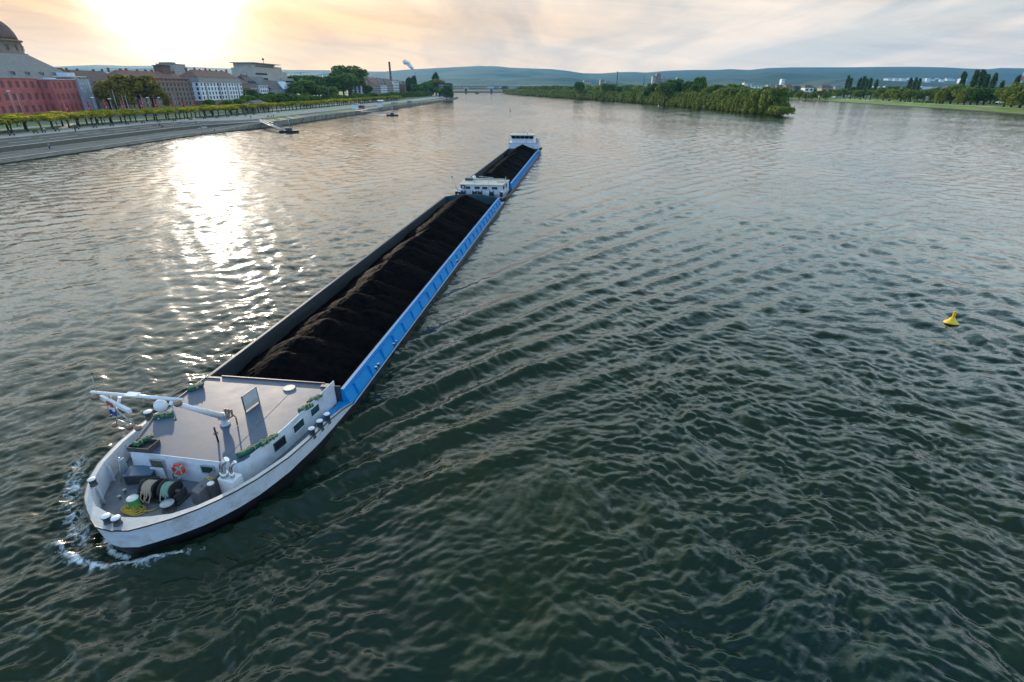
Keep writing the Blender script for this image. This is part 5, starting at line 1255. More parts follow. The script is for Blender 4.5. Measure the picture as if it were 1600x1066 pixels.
# red banner flags
M['banner'] = mat('red_banner_cloth', (.62, .035, .03), .7, var=.12, transl=.3); M['bannerw'] = mat('white_banner_emblem', (.7, .6, .6), .7)
fb0 = None
for i, (px, py, pt) in enumerate(((109, 187, 158), (143, 186, 157), (170, 184, 155), (195, 182, 155), (224, 180, 155), (246, 178, 155), (270, 176, 156), (287, 175, 155), (305, 174, 157))):
    x, y = at(px, py, 5.0)
    r = ray(px - 4, pt); t = math.hypot(x, y) / math.hypot(r[0], r[1]); hh_ = CAMH + r[2] * t - 5.0
    o = empty('banner_flag', (x, y, gz(x, y) if x > -300 else 5)); o.scale = (1.25, 1.25, hh_ / 5.6)
    tag(o, ['red banner flag furthest left, before the palace wing', 'red banner flag before the pale scaffold tower', 'red banner flag just right of the pale scaffold tower', 'red banner flag before the dark olive trees', 'red banner flag below the largest olive tree', 'red banner flag right of the largest olive tree', 'red banner flag at the start of the brown sandstone block', 'red banner flag in the middle of the brown sandstone block', 'red banner flag furthest right, by the white block'][i], 'flag', 'red banner flags behind the plane trees')
    if fb0 is None:
        g = MB(); g.cyl((0, 0, 0), (0, 0, 5.6), .07, .04, 6); pm = g.build('pole', M['greymetal'], o)
        g = MB(); n0 = g.verts([(0.03, 0, 1.0), (.03, 0, 5.55), (.45, .1, 5.1), (.85, .16, 4.0), (1.0, .1, 2.6), (.95, 0, 1.2), (.03, .06, 1.0), (.03, .06, 5.55), (.45, .16, 5.1), (.85, .22, 4.0), (1.0, .16, 2.6), (.95, .06, 1.2)])
        g.face([n0 + k for k in range(6)][::-1]); g.face([n0 + 6 + k for k in range(6)])
        for k in range(6): g.face((n0 + k, n0 + (k + 1) % 6, n0 + 6 + (k + 1) % 6, n0 + 6 + k))
        bm_ = g.build('cloth', M['banner'], o); g = MB(); g.box((.45, -.04, 3.2), (.24, .02, .6)); em = g.build('emblem', M['bannerw'], bm_); fb0 = (pm, bm_, em)
    else:
        c1 = fb0[0].copy(); col.objects.link(c1); c1.parent = o; c2 = fb0[1].copy(); col.objects.link(c2); c2.parent = o; c3 = fb0[2].copy(); col.objects.link(c3); c3.parent = c2
# tall lamp posts and flag poles
def pole_px(px, pb, pt, z0, name, label, cat, head=True, group=None, r=.11):
    x, y = at(px, pb, z0); rr_ = ray(px, pt); t = math.hypot(x, y) / math.hypot(rr_[0], rr_[1]); h = CAMH + rr_[2] * t - z0
    o = empty(name, (x, y, z0)); tag(o, label, cat, group); g = MB(); g.cyl((0, 0, 0), (0, 0, h), r, r * .6, 8); g.build('pole', M['greymetal'], o)
    if head:
        g = MB(); g.lathe((0, 0, h), [(.15, -.1), (.75, 0), (.8, .12), (.3, .35)], 12); g.build('lamp_head', M['white_clean'], o)
    return o
for a in ((31, 190, 143, 4.6, 'street_lamp', 'tall street lamp before the left part of the netted palace', 'lamp', True), (40, 186, 146, 4.7, 'flag_pole', 'bare white pole just right of the tallest street lamp', 'pole', False), (72, 182, 155, 4.8, 'flag_pole', 'bare white pole before the middle of the netted palace', 'pole', False), (155, 187, 153, 4.6, 'street_lamp', 'street lamp right of the pale scaffold tower', 'lamp', True), (180, 185, 155, 4.6, 'street_lamp', 'street lamp before the dark olive trees', 'lamp', True), (189, 187, 140, 4.6, 'flag_pole', 'tall white pole before the dark olive trees', 'pole', False), (201, 187, 148, 4.6, 'flag_pole', 'white pole, left of the pair before the olive trees', 'pole', False), (206, 186, 150, 4.6, 'flag_pole', 'white pole, right of the pair before the olive trees', 'pole', False), (229, 183, 147, 4.6, 'flag_pole', 'white pole beneath the largest olive tree', 'pole', False), (238, 181, 153, 4.6, 'street_lamp', 'street lamp right of the largest olive tree', 'lamp', True), (255, 180, 153, 4.6, 'street_lamp', 'street lamp before the brown sandstone block', 'lamp', True), (279, 179, 145, 4.6, 'flag_pole', 'white pole before the brown sandstone block', 'pole', False), (388, 168, 143, 4.6, 'flag_pole', 'thin pole before the narrow red brick house', 'pole', False), (516, 160, 137, 4.6, 'flag_pole', 'thin pole before the park trees', 'pole', False)):
    pole_px(*a)
# people on the promenade and the quay
PM = {}
def person(px, py, z, label, shirt, trousers=(.03, .035, .06), sit=False, az=0.0, s=1.0):
    x, y = at(px, py, z); z = gz(x, y)
    k = (shirt, trousers, sit)
    if k not in PM:
        def mk(c, nm): return mat(nm, c, .8, var=.1)
        g = MB(); g.smooth = True
        if not sit:
            for s_ in (-1, 1): g.tube([(s_ * .11, .03 * s_, 0), (s_ * .11, .0, .45), (s_ * .09, 0, .9)], [.06, .075, .11], 7)
            g.tube([(0, 0, .82), (0, 0, 1.05), (0, 0, 1.38), (0, .01, 1.5), (0, .01, 1.58)], [.15, .14, .19, .10, .06], 8)
            for s_ in (-1, 1): g.tube([(s_ * .2, 0, 1.42), (s_ * .27, .02, 1.15), (s_ * .28, -.06, .86)], [.06, .05, .035], 6)
            g.sphere((0, .0, 1.68), .115, 10, 8, 1.15)
        else:
            for s_ in (-1, 1): g.tube([(s_ * .1, -.1, .12), (s_ * .13, -.4, .42), (s_ * .13, -.6, .06)], [.1, .08, .06], 7)
            g.tube([(0, 0, .08), (0, 0, .35), (0, -.03, .62), (0, -.04, .72)], [.16, .15, .19, .08], 8)
            for s_ in (-1, 1): g.tube([(s_ * .2, -.03, .62), (s_ * .26, -.15, .4), (s_ * .15, -.36, .42)], [.06, .05, .035], 6)
            g.sphere((0, -.05, .9), .115, 10, 8, 1.15)
        o = g.build('body', mat('skin', (.5, .3, .22), .6)); body = o.data; bpy.data.objects.remove(o)
        g = MB(); g.smooth = True; zz = -.78 if sit else 0
        g.tube([(0, 0, .95 + zz), (0, 0, 1.12 + zz), (0, (-.03 if sit else 0), 1.42 + zz), (0, (-.03 if sit else 0), 1.5 + zz)], [.17, .16, .22, .1], 10)
        for s_ in (-1, 1): g.tube([(s_ * .19, 0, 1.44 + zz), (s_ * .27, .0 if not sit else -.1, 1.17 + zz)], [.085, .07], 7)
        o = g.build('shirt', mk(shirt, 'shirt_cloth')); sh = o.data; bpy.data.objects.remove(o)
        g = MB(); g.smooth = True
        if not sit:
            for s_ in (-1, 1): g.tube([(s_ * .11, .03 * s_, .06), (s_ * .11, .0, .45), (s_ * .09, 0, .9)], [.085, .1, .135], 7)
            g.tube([(0, 0, .86), (0, 0, 1.0)], [.19, .175], 8)
        else:
            for s_ in (-1, 1): g.tube([(s_ * .1, -.05, .13), (s_ * .13, -.4, .43), (s_ * .13, -.58, .1)], [.14, .1, .08], 7)
        o = g.build('trousers', mk(trousers, 'trouser_cloth')); tr_ = o.data; bpy.data.objects.remove(o)
        g = MB(); g.smooth = True; g.sphere((0, .02 - (.05 if sit else 0), (1.71 if not sit else .93)), .125, 10, 6, 1.05, zmin=-.1); o = g.build('hair', mat('brown_hair', (.05, .03, .02), .8)); ha = o.data; bpy.data.objects.remove(o)
        PM[k] = (body, sh, tr_, ha)
    o = empty('person', (x, y, z + .01), az); o.scale = (s, s, s); tag(o, label, 'person')
    for nm, me in zip(('body', 'shirt', 'trousers', 'hair'), PM[k]): link(bpy.data.objects.new(nm, me), o)
W_ = (.6, .6, .6); K_ = (.03, .03, .035); B_ = (.06, .1, .25); R_ = (.4, .05, .04); G_ = (.2, .2, .18)
for a in ((67, 208, 4.3, 'person in dark clothes walking the promenade below the palace', K_), (71, 207.5, 4.3, 'person in white top walking beside the one in dark clothes', W_), (78, 233, 1.2, 'person in pale blue jacket alone on the lower quay', (.2, .3, .4)), (28, 199, 4.6, 'person in grey before the low wall at the far left', G_), (32, 199.5, 4.6, 'person in white before the low wall at the far left', W_), (90, 198, 4.4, 'person in black between the leftmost plane trunks', K_), (118, 205, 4.1, 'person in dark clothes at the top of the stone slope', K_), (154, 193, 4.4, 'person in blue under the plane trees', B_), (164, 192, 4.4, 'person in red top under the plane trees', R_), (242, 189, 4.4, 'person in black strolling where the lawn begins', K_), (246, 188.6, 4.4, 'person in grey strolling where the lawn begins', G_), (307, 195, 2.7, 'person in white at the quay edge, left one', W_), (313, 196, 2.7, 'person in pale top at the quay edge, right one', (.5, .45, .35)), (334, 198, 2.6, 'tall person in white on the quay before the ramp', W_), (383, 183, 4.0, 'person in black crossing the light path near the ramp', K_), (433, 176, 4.3, 'person in dark blue on the promenade before the gatehouse', B_), (436, 176, 4.3, 'person in black on the promenade before the gatehouse', K_), (392, 184, 4.0, 'person in red on the light path near the ramp', R_)):
    person(*a, az=random.uniform(0, 6))
for a in ((251, 199, 2.7, 'person in dark clothes sitting on the quay lawn, left one', K_), (254, 200, 2.7, 'person in red sitting on the quay lawn, right one', R_), (336, 199, 2.6, 'person in grey sitting at the quay edge by the tall person', G_), (340, 199, 2.6, 'person in blue sitting at the quay edge by the tall person', B_), (428, 184, 2.8, 'person in red sitting on the lawn above the quay wall, first', R_), (424, 184.5, 2.8, 'person in white sitting on the lawn above the quay wall', W_), (420, 185, 2.8, 'person in dark clothes sitting on the lawn above the quay wall', K_)):
    person(*a, sit=True, az=random.uniform(0, 6))
# low sandstone wall and benches at the far left
wx_, wy_ = at(25, 203, 4.6)
g = MB(); g.bx(-60, 0, -1, 0, -.3, 2.2); o = g.build('garden_wall', M['sandstone'], loc=(-176, 176, 4.6), rz=R(90)); o.location = (-176, 190, 4.6); tag(o, 'low brown sandstone garden wall behind the leftmost plane trees', 'wall')
# benches
bn = empty('bench', (0, 0, 0)); 
g = MB(); g.bx(-.25, .25, -1, 1, .42, .48); s1 = g.build('seat', M['darkmetal'], bn); g = MB(); g.bx(-.28, -.24, -1, 1, .5, .9); s2 = g.build('backrest', M['darkmetal'], bn); g = MB(); g.bx(-.25, .25, -.85, -.78, 0, .42); s3 = g.build('leg', M['darkmetal'], bn); g = MB(); g.bx(-.25, .25, .78, .85, 0, .42); s4 = g.build('leg', M['darkmetal'], bn)
for i, y in enumerate(np.arange(150, 330, 9.0)):
    o = bn if i == 0 else bn.copy()
    if i: col.objects.link(o)
    x = edge_x(y) - 26.2; o.location = (x, y, gz(x, y)); tag(o, 'dark bench at the river side edge of the left promenade', 'bench', 'benches lining the left promenade')
    if i:
        for c in (s1, s2, s3, s4): d = c.copy(); col.objects.link(d); d.parent = o
# landing stages with gangways
for (px, py, sx, sy, lab, glab) in ((452, 207, 397, 191, 'small dark landing pontoon on the river, the nearer one', 'grey gangway from the quay to the nearer pontoon'), (613, 181, 575, 173, 'small dark landing pontoon on the river, the farther one', 'grey gangway from the quay to the farther pontoon')):
    x, y = at(px, py, 0); o = empty('pontoon', (x, y, 0)); o.rotation_euler = (0, 0, R(4)); tag(o, lab, 'pontoon')
    g = MB(); g.prism([(-3.6, -2), (3.2, -2), (3.9, 0), (3.2, 2), (-3.6, 2)], -.8, .85, [(-3.8, -2.1), (3.6, -2.1), (4.4, 0), (3.6, 2.1), (-3.8, 2.1)]); g.build('hull', M['blackhull'], o)
    g = MB(); g.bx(-1.2, 1.2, -1, 1, .85, 1.9); g.bx(-1.5, 1.5, -1.2, 1.2, 1.9, 2.0); g.build('shelter', M['darkmetal'], o)
    g = MB(); g.cyl((0.2, 1.2, .8), (.2, 1.2, 6.2), .14, n=8); g.build('post', M['greymetal'], o)
    g = MB()
    for xx in np.arange(-3.4, 3.6, 1.1): g.cyl((xx, -1.9, .85), (xx, -1.9, 1.8), .05, n=5)
    g.cyl((-3.5, -1.9, 1.8), (3.3, -1.9, 1.8), .05, n=5); g.build('railing', M['greymetal'], o)
    sx_w, sy_w = at(sx, sy, 2.4); sx_w = edge_x(sy_w) - 2.5
    p0 = Vector((sx_w, sy_w, 2.65)); p1 = Vector((x - 3.0, y, 1.15))
    gw = empty('gangway', p0); tag(gw, glab, 'gangway'); d = p1 - p0
    g = MB()
    side = d.cross(Vector((0, 0, 1))).normalized() * .8
    for s_ in (-1, 1):
        a, b = side * s_, d + side * s_
        g.cyl(a, b, .16, n=6); g.cyl(a + Vector((0, 0, 1.1)), b + Vector((0, 0, 1.1)), .07, n=6)
        for k in range(9): q = a + (b - a) * k / 8; g.cyl(q, q + Vector((0, 0, 1.1)), .05, n=5)
    g.build('side_rail', M['greymetal'], gw)
    g = MB(); n = g.verts([side, -side, d - side, d + side, side + Vector((0, 0, .1)), -side + Vector((0, 0, .1)), d - side + Vector((0, 0, .1)), d + side + Vector((0, 0, .1))])
    for q in [(0, 3, 2, 1), (4, 5, 6, 7), (0, 1, 5, 4), (1, 2, 6, 5), (2, 3, 7, 6), (3, 0, 4, 7)]: g.face([n + i for i in q])
    g.build('walkway', M['paving'], gw)
# parasols, tents and kiosks on the left bank
def parasol(px, py, z, label, group, s=1.0, land=gz, zz=None):
    x, y = at(px, py, z); zb_ = zz if zz is not None else land(x, y); o = empty('parasol', (x, y, zb_)); o.scale = (s, s, s); tag(o, label, 'parasol', group)
    g = MB(); g.lathe((0, 0, 2.3), [(2.2, 0), (1.6, .25), (.8, .6), (.05, .9)], 8); g.build('canopy', M['white_clean'], o)
    g = MB(); g.cyl((0, 0, 0), (0, 0, 3.1), .06, n=6); g.build('pole', M['greymetal'], o)
for px, py in ((476, 163), (481, 163), (488, 162), (593, 162), (597, 162)):
    parasol(px, py, 4.4, 'white cafe parasol under the avenue trees of the left bank', 'white parasols on the left bank', 1.3)
for (px, py, z, d, m, lab, nm) in ((557, 170, 3.2, (5, 8, 3.4), 'white_clean', 'white box shaped kiosk on the quay beyond the first gangway', 'kiosk'), (566, 170, 3.2, (3, 5, 2.8), 'brick', 'small brown kiosk right of the white one', 'kiosk'), (594, 166, 3.2, (4, 7, 3), 'white_clean', 'white booth on the quay near the farther gangway', 'kiosk'), (617, 164, 3.2, (4, 14, 2.6), 'render_cream', 'long low cream pavilion at the end of the quay', 'pavilion'), (640, 161, 3.2, (3, 12, 2.4), 'render_grey', 'long low grey pavilion farthest along the quay', 'pavilion')):
    x, y = at(px, py, z); o = empty(nm, (x, y, gz(x, y))); tag(o, lab, 'kiosk' if nm == 'kiosk' else 'pavilion')
    g = MB(); g.bx(-d[0] / 2, d[0] / 2, -d[1] / 2, d[1] / 2, -.2, d[2]); g.build('wall', M[m], o)
    g = MB(); g.prism([(-d[0] / 2 - .4, -d[1] / 2 - .4), (d[0] / 2 + .4, -d[1] / 2 - .4), (d[0] / 2 + .4, d[1] / 2 + .4), (-d[0] / 2 - .4, d[1] / 2 + .4)], d[2], d[2] + .5, [(-.3, -d[1] / 2 + 1), (.3, -d[1] / 2 + 1), (.3, d[1] / 2 - 1), (-.3, d[1] / 2 - 1)]); g.build('roof', M['slate'], o)
    g = MB(); g.bx(d[0] / 2, d[0] / 2 + .06, -.6, .6, 0, 2.1); g.build('door', M['darkmetal'], o)
# railing on the quay edge
rl = empty('quay_railing', (edge_x(300) - 1, 300, 2.55)); tag(rl, 'low metal railing along the top of the vertical quay wall', 'railing')
g = MB(); prev = None
for y in np.arange(292, 560, 4.0):
    q = Vector((edge_x(y) - .6 - (edge_x(300) - 1), y - 300, gz(edge_x(y) - .6, y) - 2.55)); g.cyl(q, q + Vector((0, 0, 1.0)), .06, n=4)
    if prev is not None: g.cyl(prev + Vector((0, 0, 1.0)), q + Vector((0, 0, 1.0)), .05, n=4)
    prev = q
g.build('rail', M['greymetal'], rl)
# ------------------------------------------------------------------ island
M['earth'] = mat('island_earth', (.06, .055, .03), .95, var=.3, scale=.1)
ISL = [(-30, 1900), (0, 1636), (80, 1197), (140, 896), (167, 745), (181, 540), (186, 444), (192, 416), (196, 413), (203, 422), (218, 470), (236, 560), (256, 760), (262, 1000), (230, 1300), (170, 1650), (90, 1950)]
g = MB(); top = [(x + (2 if i < 8 else -2), y) for i, (x, y) in enumerate(ISL)]
g.prism(ISL[::-1], -3, .45, top[::-1]); tag(g.build('island_ground', M['earth']), kind='structure')
def isl_x(y): return float(np.interp(y, [411, 444, 540, 745, 896, 1197, 1636, 1900], [194, 185, 181, 167, 140, 80, 0, -30])), float(np.interp(y, [411, 420, 470, 560, 760, 1000, 1300, 1650, 1950], [197, 201, 214, 236, 256, 262, 230, 170, 90]))
labI = 'green willow in the unbroken row at the water edge of the wooded island'; labJ = 'taller dark tree standing behind the willows of the wooded island'
y = 414.0; ri = random.Random(2)
while y < 1880:
    x0, x1 = isl_x(y); f = 1 + (y - 414) / 1400
    h = ri.uniform(12.5, 16.0) * (.84 if y < 520 else 1); w = ri.uniform(.9, 1.1) * (1 if y < 900 else 1.3)
    tree('willow%d' % ri.randrange(5), x0 + 3.0 + ri.uniform(0, 1.2), y, -.6, h, w, labI, 'willows along the island shore')
    y += ri.uniform(5.2, 8.0) * f
y = 420.0
while y < 1850:
    x0, x1 = isl_x(y); f = 1 + (y - 414) / 900
    for k in (0, 1):
        xx = x0 + (x1 - x0) * (.3 + .32 * k) + ri.uniform(-2, 2)
        if x1 - xx < 3: continue
        h = ri.uniform(14, 17.5) + (3.5 if 480 < y < 900 else 0) * ri.random() + (4 if y > 900 else 0)
        tree('%s%d' % (ri.choice(['dark', 'round', 'willow']), ri.randrange(3)), xx, y + ri.uniform(-3, 3), 1.2, h, 1.1 * (1 if y < 900 else 1.3), labJ, 'taller trees behind the island willows')
    y += ri.uniform(10, 14) * f
for (px, pt, Y, w, lab) in ((1092, 119, 600, .8, 'tallest single tree of the island, standing clear above its willows'), (1052, 124, 660, 1.2, 'broad tall tree left of the tallest island tree'), (1040, 128, 640, 1.2, 'broad tall tree below the silo tower'), (1078, 127, 640, 1.0, 'dark crown just left of the tallest island tree'), (905, 128, 1000, 1.0, 'dark spreading tree at the left part of the island'), (1120, 133, 560, 1.1, 'dark round crown right of the tallest island tree'), (1018, 131, 720, 1.3, 'wide dark crown left of the silo tower'), (950, 131, 900, 1.5, 'wide dark crown below the tall island chimney')):
    tree_px('dark%d' % (px % 3), px, pt, Y=Y, w=w, label=lab, zg=1.2)
y = 412.0
while y < 1500:
    x0, x1 = isl_x(y); f = 1 + (y - 412) / 700
    tree('bush%d' % ri.randrange(2), x0 + 1.0, y, -.3, ri.uniform(3.0, 5.0) * f ** .5, 1.1, 'low willow shrub overhanging the water along the island shore', 'shrubs along the island shore', 'shrub', 4.0); y += ri.uniform(4.5, 7) * f
# right end shrubs
for i, (px, py, s) in enumerate(((1222, 180, 1.1), (1216, 181, 1.0), (1210, 180, 1.2))):
    x, y = at(px, py, .6); tree('bush%d' % (i % 2), x + 1, y + 2, .6, 5.5 * s, 1.0, ['outermost shrub at the right tip of the island', 'shrub just inside the right tip of the island', 'shrub below the last willows of the island'][i], cat='shrub', href=4)
# ------------------------------------------------------------------ right bank
RE = [(-200, 352), (200, 352), (330, 360), (412, 372.6), (508, 400.5), (615, 414), (730, 440), (853, 467), (943, 462), (1100, 450), (1400, 400), (1800, 300), (2300, 160)]
def redge(y): return float(np.interp(y, [e[0] for e in RE], [e[1] for e in RE]))
SR = [(0, -3), (0.0, .1), (3, .7), (16, 2.0), (30, 3.0), (60, 3.2), (2500, 4.0), (18000, 4.0)]
def rz_at(x, y): return float(np.interp(x - redge(y), [s[0] for s in SR], [s[1] for s in SR]))
M['bankgrass'] = mat('river_bank_grass', (.15, .24, .025), .9, var=.45, scale=.12, dirt=(.22, .19, .06), dirt_amt=.5)
M['plain'] = mat('plain_fields', (.05, .085, .025), .95, var=.5, scale=.01, dirt=(.12, .11, .05), dirt_amt=.7)
YR = [-200, 0, 200, 330] + list(range(350, 1000, 20)) + [1100, 1250, 1400, 1600, 1800, 2050, 2300]
for nm, a, b, mk in (('muddy_shore', 0, 2, 'earth'), ('grass_bank', 2, 5, 'bankgrass'), ('plain', 5, 7, 'plain')):
    g = MB(); prev = None
    for y in YR:
        x0 = redge(y) + 1.2 * math.sin(y * .11) * (1 if y > 340 else 0); row = g.verts([(x0 + SR[k][0] + (1.0 * math.sin(y * .23) if k in (2, 3) else 0), y, SR[k][1]) for k in range(a, b + 1)])
        if prev is not None:
            for k in range(b - a): g.face((prev + k, prev + k + 1, row + k + 1, row + k))
        prev = row
    tag(g.build(nm, M[mk]), kind='structure')
g = MB(); pr = None
for y in (400, 500, 600, 700, 800, 860):
    x0 = redge(y) + 24; row = g.verts([(x0, y, rz_at(x0, y) + .03), (x0 + 3, y, rz_at(x0 + 3, y) + .03)])
    if pr is not None: g.face((pr, pr + 1, row + 1, row))
    pr = row
tag(g.build('path', M['gravel']), kind='structure')
def rtree(key, px, ptop, back, w=1.0, label='', group=None, pyb=160):
    # stand on the right bank `back` metres behind the water edge
    r = ray(px, 140); s = r[0] / r[1]; y = 400.0
    for _ in range(40): y = (redge(y) + back) / s * .5 + y * .5
    x = s * y; r2 = ray(px, ptop); t = math.hypot(x, y) / math.hypot(r2[0], r2[1]); zt = CAMH + r2[2] * t; z0 = rz_at(x, y)
    return tree(key, x, y, z0, max(3.5, zt - z0), w, label, group)
GR = 'broad trees on the right bank'
for i, (px, pt, bk, w, k) in enumerate(((1394, 138, 34, 1.2, 'willow0'), (1384, 137, 40, 1.2, 'round0'), (1412, 137, 36, 1.3, 'willow1'), (1424, 140, 34, 1.1, 'round1'), (1480, 135, 32, 1.0, 'willow2'), (1492, 133, 38, 1.0, 'round2'), (1504, 134, 34, 1.0, 'round3'), (1514, 136, 32, .9, 'willow3'), (1524, 137, 35, 1.0, 'dark0'), (1535, 138, 40, 1.1, 'dark1'), (1545, 138, 45, 1.1, 'dark2'), (1578, 138, 30, 1.1, 'round0'), (1590, 131, 32, 1.1, 'willow4'), (1604, 128, 30, 1.2, 'round1'), (1618, 130, 28, 1.2, 'willow0'), (1640, 132, 28, 1.2, 'round2'), (1240, 141, 10, 1.0, 'willow2'), (1252, 140, 8, 1.1, 'willow3'), (1272, 142, 8, 1.1, 'willow1'), (1284, 141, 9, 1.0, 'round3'), (1293, 142, 12, 1.1, 'willow0'), (1262, 143, 6, 1.0, 'willow4'))):
    rtree(k, px, pt, bk, w * 1.45, ('green waterside tree right of the island tip, before the far houses' if px < 1300 else 'broad green tree standing on the grass bank of the right shore'), ('waterside trees right of the island tip' if px < 1300 else GR))
for i, px in enumerate(list(range(1316, 1372, 8)) + list(range(1420, 1478, 7)) + [1455, 1461]):
    rtree('bush%d' % (i % 2), px, 149 + i * .06, 30, .8, 'clipped low hedge shrub behind the grass bank of the right shore', 'hedge shrubs on the right shore')
for i, (px, pt) in enumerate(((1322, 126), (1326, 129), (1340, 129), (1347, 127), (1352, 130), (1357, 129), (1367, 131), (1419, 129), (1427, 129), (1433, 130), (1500, 123), (1518, 121), (1528, 121), (1537, 126), (1548, 125), (1563, 134), (1584, 128))):
    rtree('poplar%d' % (i % 2), px, pt, 120, .85, 'slender dark poplar rising behind the right bank trees', 'poplars behind the right bank trees')
for i in range(30):
    px = 1300 + i * 10.6; rtree(['round%d', 'willow%d', 'round%d'][i % 3] % (i % 4), px, ri.uniform(138, 142) , 62 + ri.uniform(-8, 24), 1.7, 'green tree in the continuous belt along the right shore meadow', 'continuous tree belt on the right shore')
for i in range(26):
    px = 1230 + i * 15; rtree('dark%d' % (i % 3), px, ri.uniform(135, 140), 110 + ri.uniform(-30, 200), 1.9, 'dark tree in the belt behind the right bank', 'dark tree belt behind the right bank')
for i in range(34):
    px = 790 + i * 24 + ri.uniform(-5, 5); Y = ri.uniform(2350, 3300); x = on_y(px, 138, Y)[0]
    tree('dark%d' % (i % 3), x, Y, 4, ri.uniform(14, 22), 2.2, 'distant dark tree on the plain beyond the island', 'distant trees on the plain beyond the island')
for px, py, c, lab in ((1345, 154.5, W_, 'person in white on the path of the right grass bank'), (1351, 155, R_, 'person in red on the path of the right grass bank'), (1468, 160.5, W_, 'person in white walking under the right bank trees')):
    x, y = at(px, py, 3.0); gz_old = gz
    k0 = gz; gz = rz_at; person(px, py, 3.0, lab, c, az=1.0); gz = k0
for i, (px, py, s) in enumerate(((1559, 166, 1.3), (1565, 165.5, 1.1), (1570, 166.5, 1.3))):
    parasol(px, py, 3.0, ['white awning on the right bank, leftmost of three', 'white awning on the right bank, middle of three', 'white awning on the right bank, rightmost of three'][i], 'white awnings under the right bank trees', s, land=rz_at)
# lattice mast red and white
mx, my = at(1586, 152, 3.5); my *= 1.6; mx *= 1.6
r_ = ray(1598, 92); t_ = math.hypot(mx, my) / math.hypot(r_[0], r_[1]); mh = CAMH + r_[2] * t_ - 3.5
lm = empty('lattice_mast', (mx, my, 3.5)); tag(lm, 'tall red and white lattice mast at the right frame edge', 'mast')
M['mastred'] = mat('mast_red', (.5, .05, .03), .6); M['mastwhite'] = mat('mast_white', (.7, .7, .7), .6)
ns = 8
for i in range(ns):
    z0, z1 = mh * i / ns, mh * (i + 1) / ns; w0 = 4.4 * (1 - .8 * i / ns); w1 = 4.4 * (1 - .8 * (i + 1) / ns); g = MB()
    c0 = [(-w0 / 2, -w0 / 2), (w0 / 2, -w0 / 2), (w0 / 2, w0 / 2), (-w0 / 2, w0 / 2)]; c1 = [(-w1 / 2, -w1 / 2), (w1 / 2, -w1 / 2), (w1 / 2, w1 / 2), (-w1 / 2, w1 / 2)]
    for k in range(4):
        j = (k + 1) % 4; g.cyl((*c0[k], z0), (*c1[k], z1), .28, n=5); g.cyl((*c0[k], z0), (*c1[j], z1), .16, n=4); g.cyl((*c0[j], z0), (*c1[k], z1), .16, n=4); g.cyl((*c1[k], z1), (*c1[j], z1), .16, n=4)
    g.build('mast_section', M['mastred'] if i % 2 else M['mastwhite'], lm)
# ------------------------------------------------------------------ far buildings
def far_house(px, pb, pt, Y, wpx, label, wall='render_white', rm='slate', roof='flat', rows=3, name='town_house', rh=0, cols=None, cat='building'):
    x, zt = on_y(px, pt, Y); x1, _ = on_y(px + wpx, pt, Y); W = x1 - x; D = max(14, W * .5)
    zg = 3.5; o = empty(name, (x, Y, zg)); tag(o, label, cat)
    H = zt - zg
    g = MB(); g.bx(0, W, 0, D, -1, H); g.build('wall', M[wall], o)
    g = MB()
    if roof == 'flat': g.bx(-.4, W + .4, -.4, D + .4, H, H + .8); g.bx(W * .3, W * .6, D * .3, D * .7, H + .8, H + 3)
    else: g.prism([(-.6, -.6), (W + .6, -.6), (W + .6, D + .6), (-.6, D + .6)], H, H + max(3, rh), [(W * .15, D / 2 - .1), (W * .85, D / 2 - .1), (W * .85, D / 2 + .1), (W * .15, D / 2 + .1)])
    g.build('roof', M[rm], o)
    cols = cols or max(2, int(W / 7)); cols = min(cols, 24); w0 = None
    for r2 in range(rows):
        for c2 in range(cols):
            if w0 is None:
                g = MB(); g.box((0, -.05, 0), (W / cols * .5, .12, H / rows * .42)); w0 = g.build('window', M['hglass'], o); w_ = w0
            else: w_ = w0.copy(); col.objects.link(w_); w_.parent = o
            w_.location = (W * (c2 + .5) / cols, 0, H * (r2 + .55) / rows)
    return o
far_house(1163, 140, 130, 1500, 6, 'white tall end block of the office group right of the island', rows=6)
far_house(1169, 140, 134, 1500, 21, 'long white office block behind the right half of the island', rows=4)
far_house(1200, 140, 133, 1900, 16, 'pale long block left of the small white spire', rows=3, wall='render_cream')
far_house(1222, 136, 124, 1900, 5, 'slim white tower with dark cap right of the island', rows=5, wall='render_white')
far_house(1125, 142, 137, 1300, 24, 'low white hall behind the island, left of the office block', rows=2)
far_house(1110, 142, 137, 1500, 10, 'small pale hall at the left of the low white hall', wall='render_cream', rows=1)
far_house(1228, 146, 138, 1000, 12, 'red roofed house right of the island tip', 'render_cream', 'terracotta', 'hip', 2, rh=6)
far_house(1258, 146, 137.5, 1050, 14, 'long white house with brown roof behind waterside trees', 'render_white', 'brownroof', 'hip', 2, rh=5)
far_house(1284, 146, 138, 1000, 18, 'cream terrace with brown roof left of the poplars', 'render_cream', 'brownroof', 'hip', 2, rh=5)
far_house(1306, 150, 143, 960, 11, 'low white boathouse at the left end of the grass bank', 'render_white', 'slate', 'flat', 1)
far_house(1214, 140, 136, 1400, 10, 'brown roofed hall behind the island tip', 'brick', 'brownroof', 'hip', 2, rh=5)
far_house(1426, 150, 141, 900, 14, 'white house hidden behind right bank trees', 'render_white', 'slatedark', 'hip', 2, rh=5)
far_house(1327, 140, 134, 1500, 5, 'small white gable between the poplars', 'render_white', 'brownroof', 'hip', 2, rh=5)
far_house(1570, 150, 143, 900, 8, 'small white hut left of the red and white mast', 'render_white', 'slate', 'hip', 1, rh=4)
far_house(912, 138, 126, 2600, 12, 'grey silo like works hall above the left end of the island', 'concrete', 'slate', 'flat', 4, name='factory')
far_house(938, 138, 125, 2600, 6, 'blue grey square factory block left of the tall island chimney', 'slate', 'slate', 'flat', 4, name='factory')
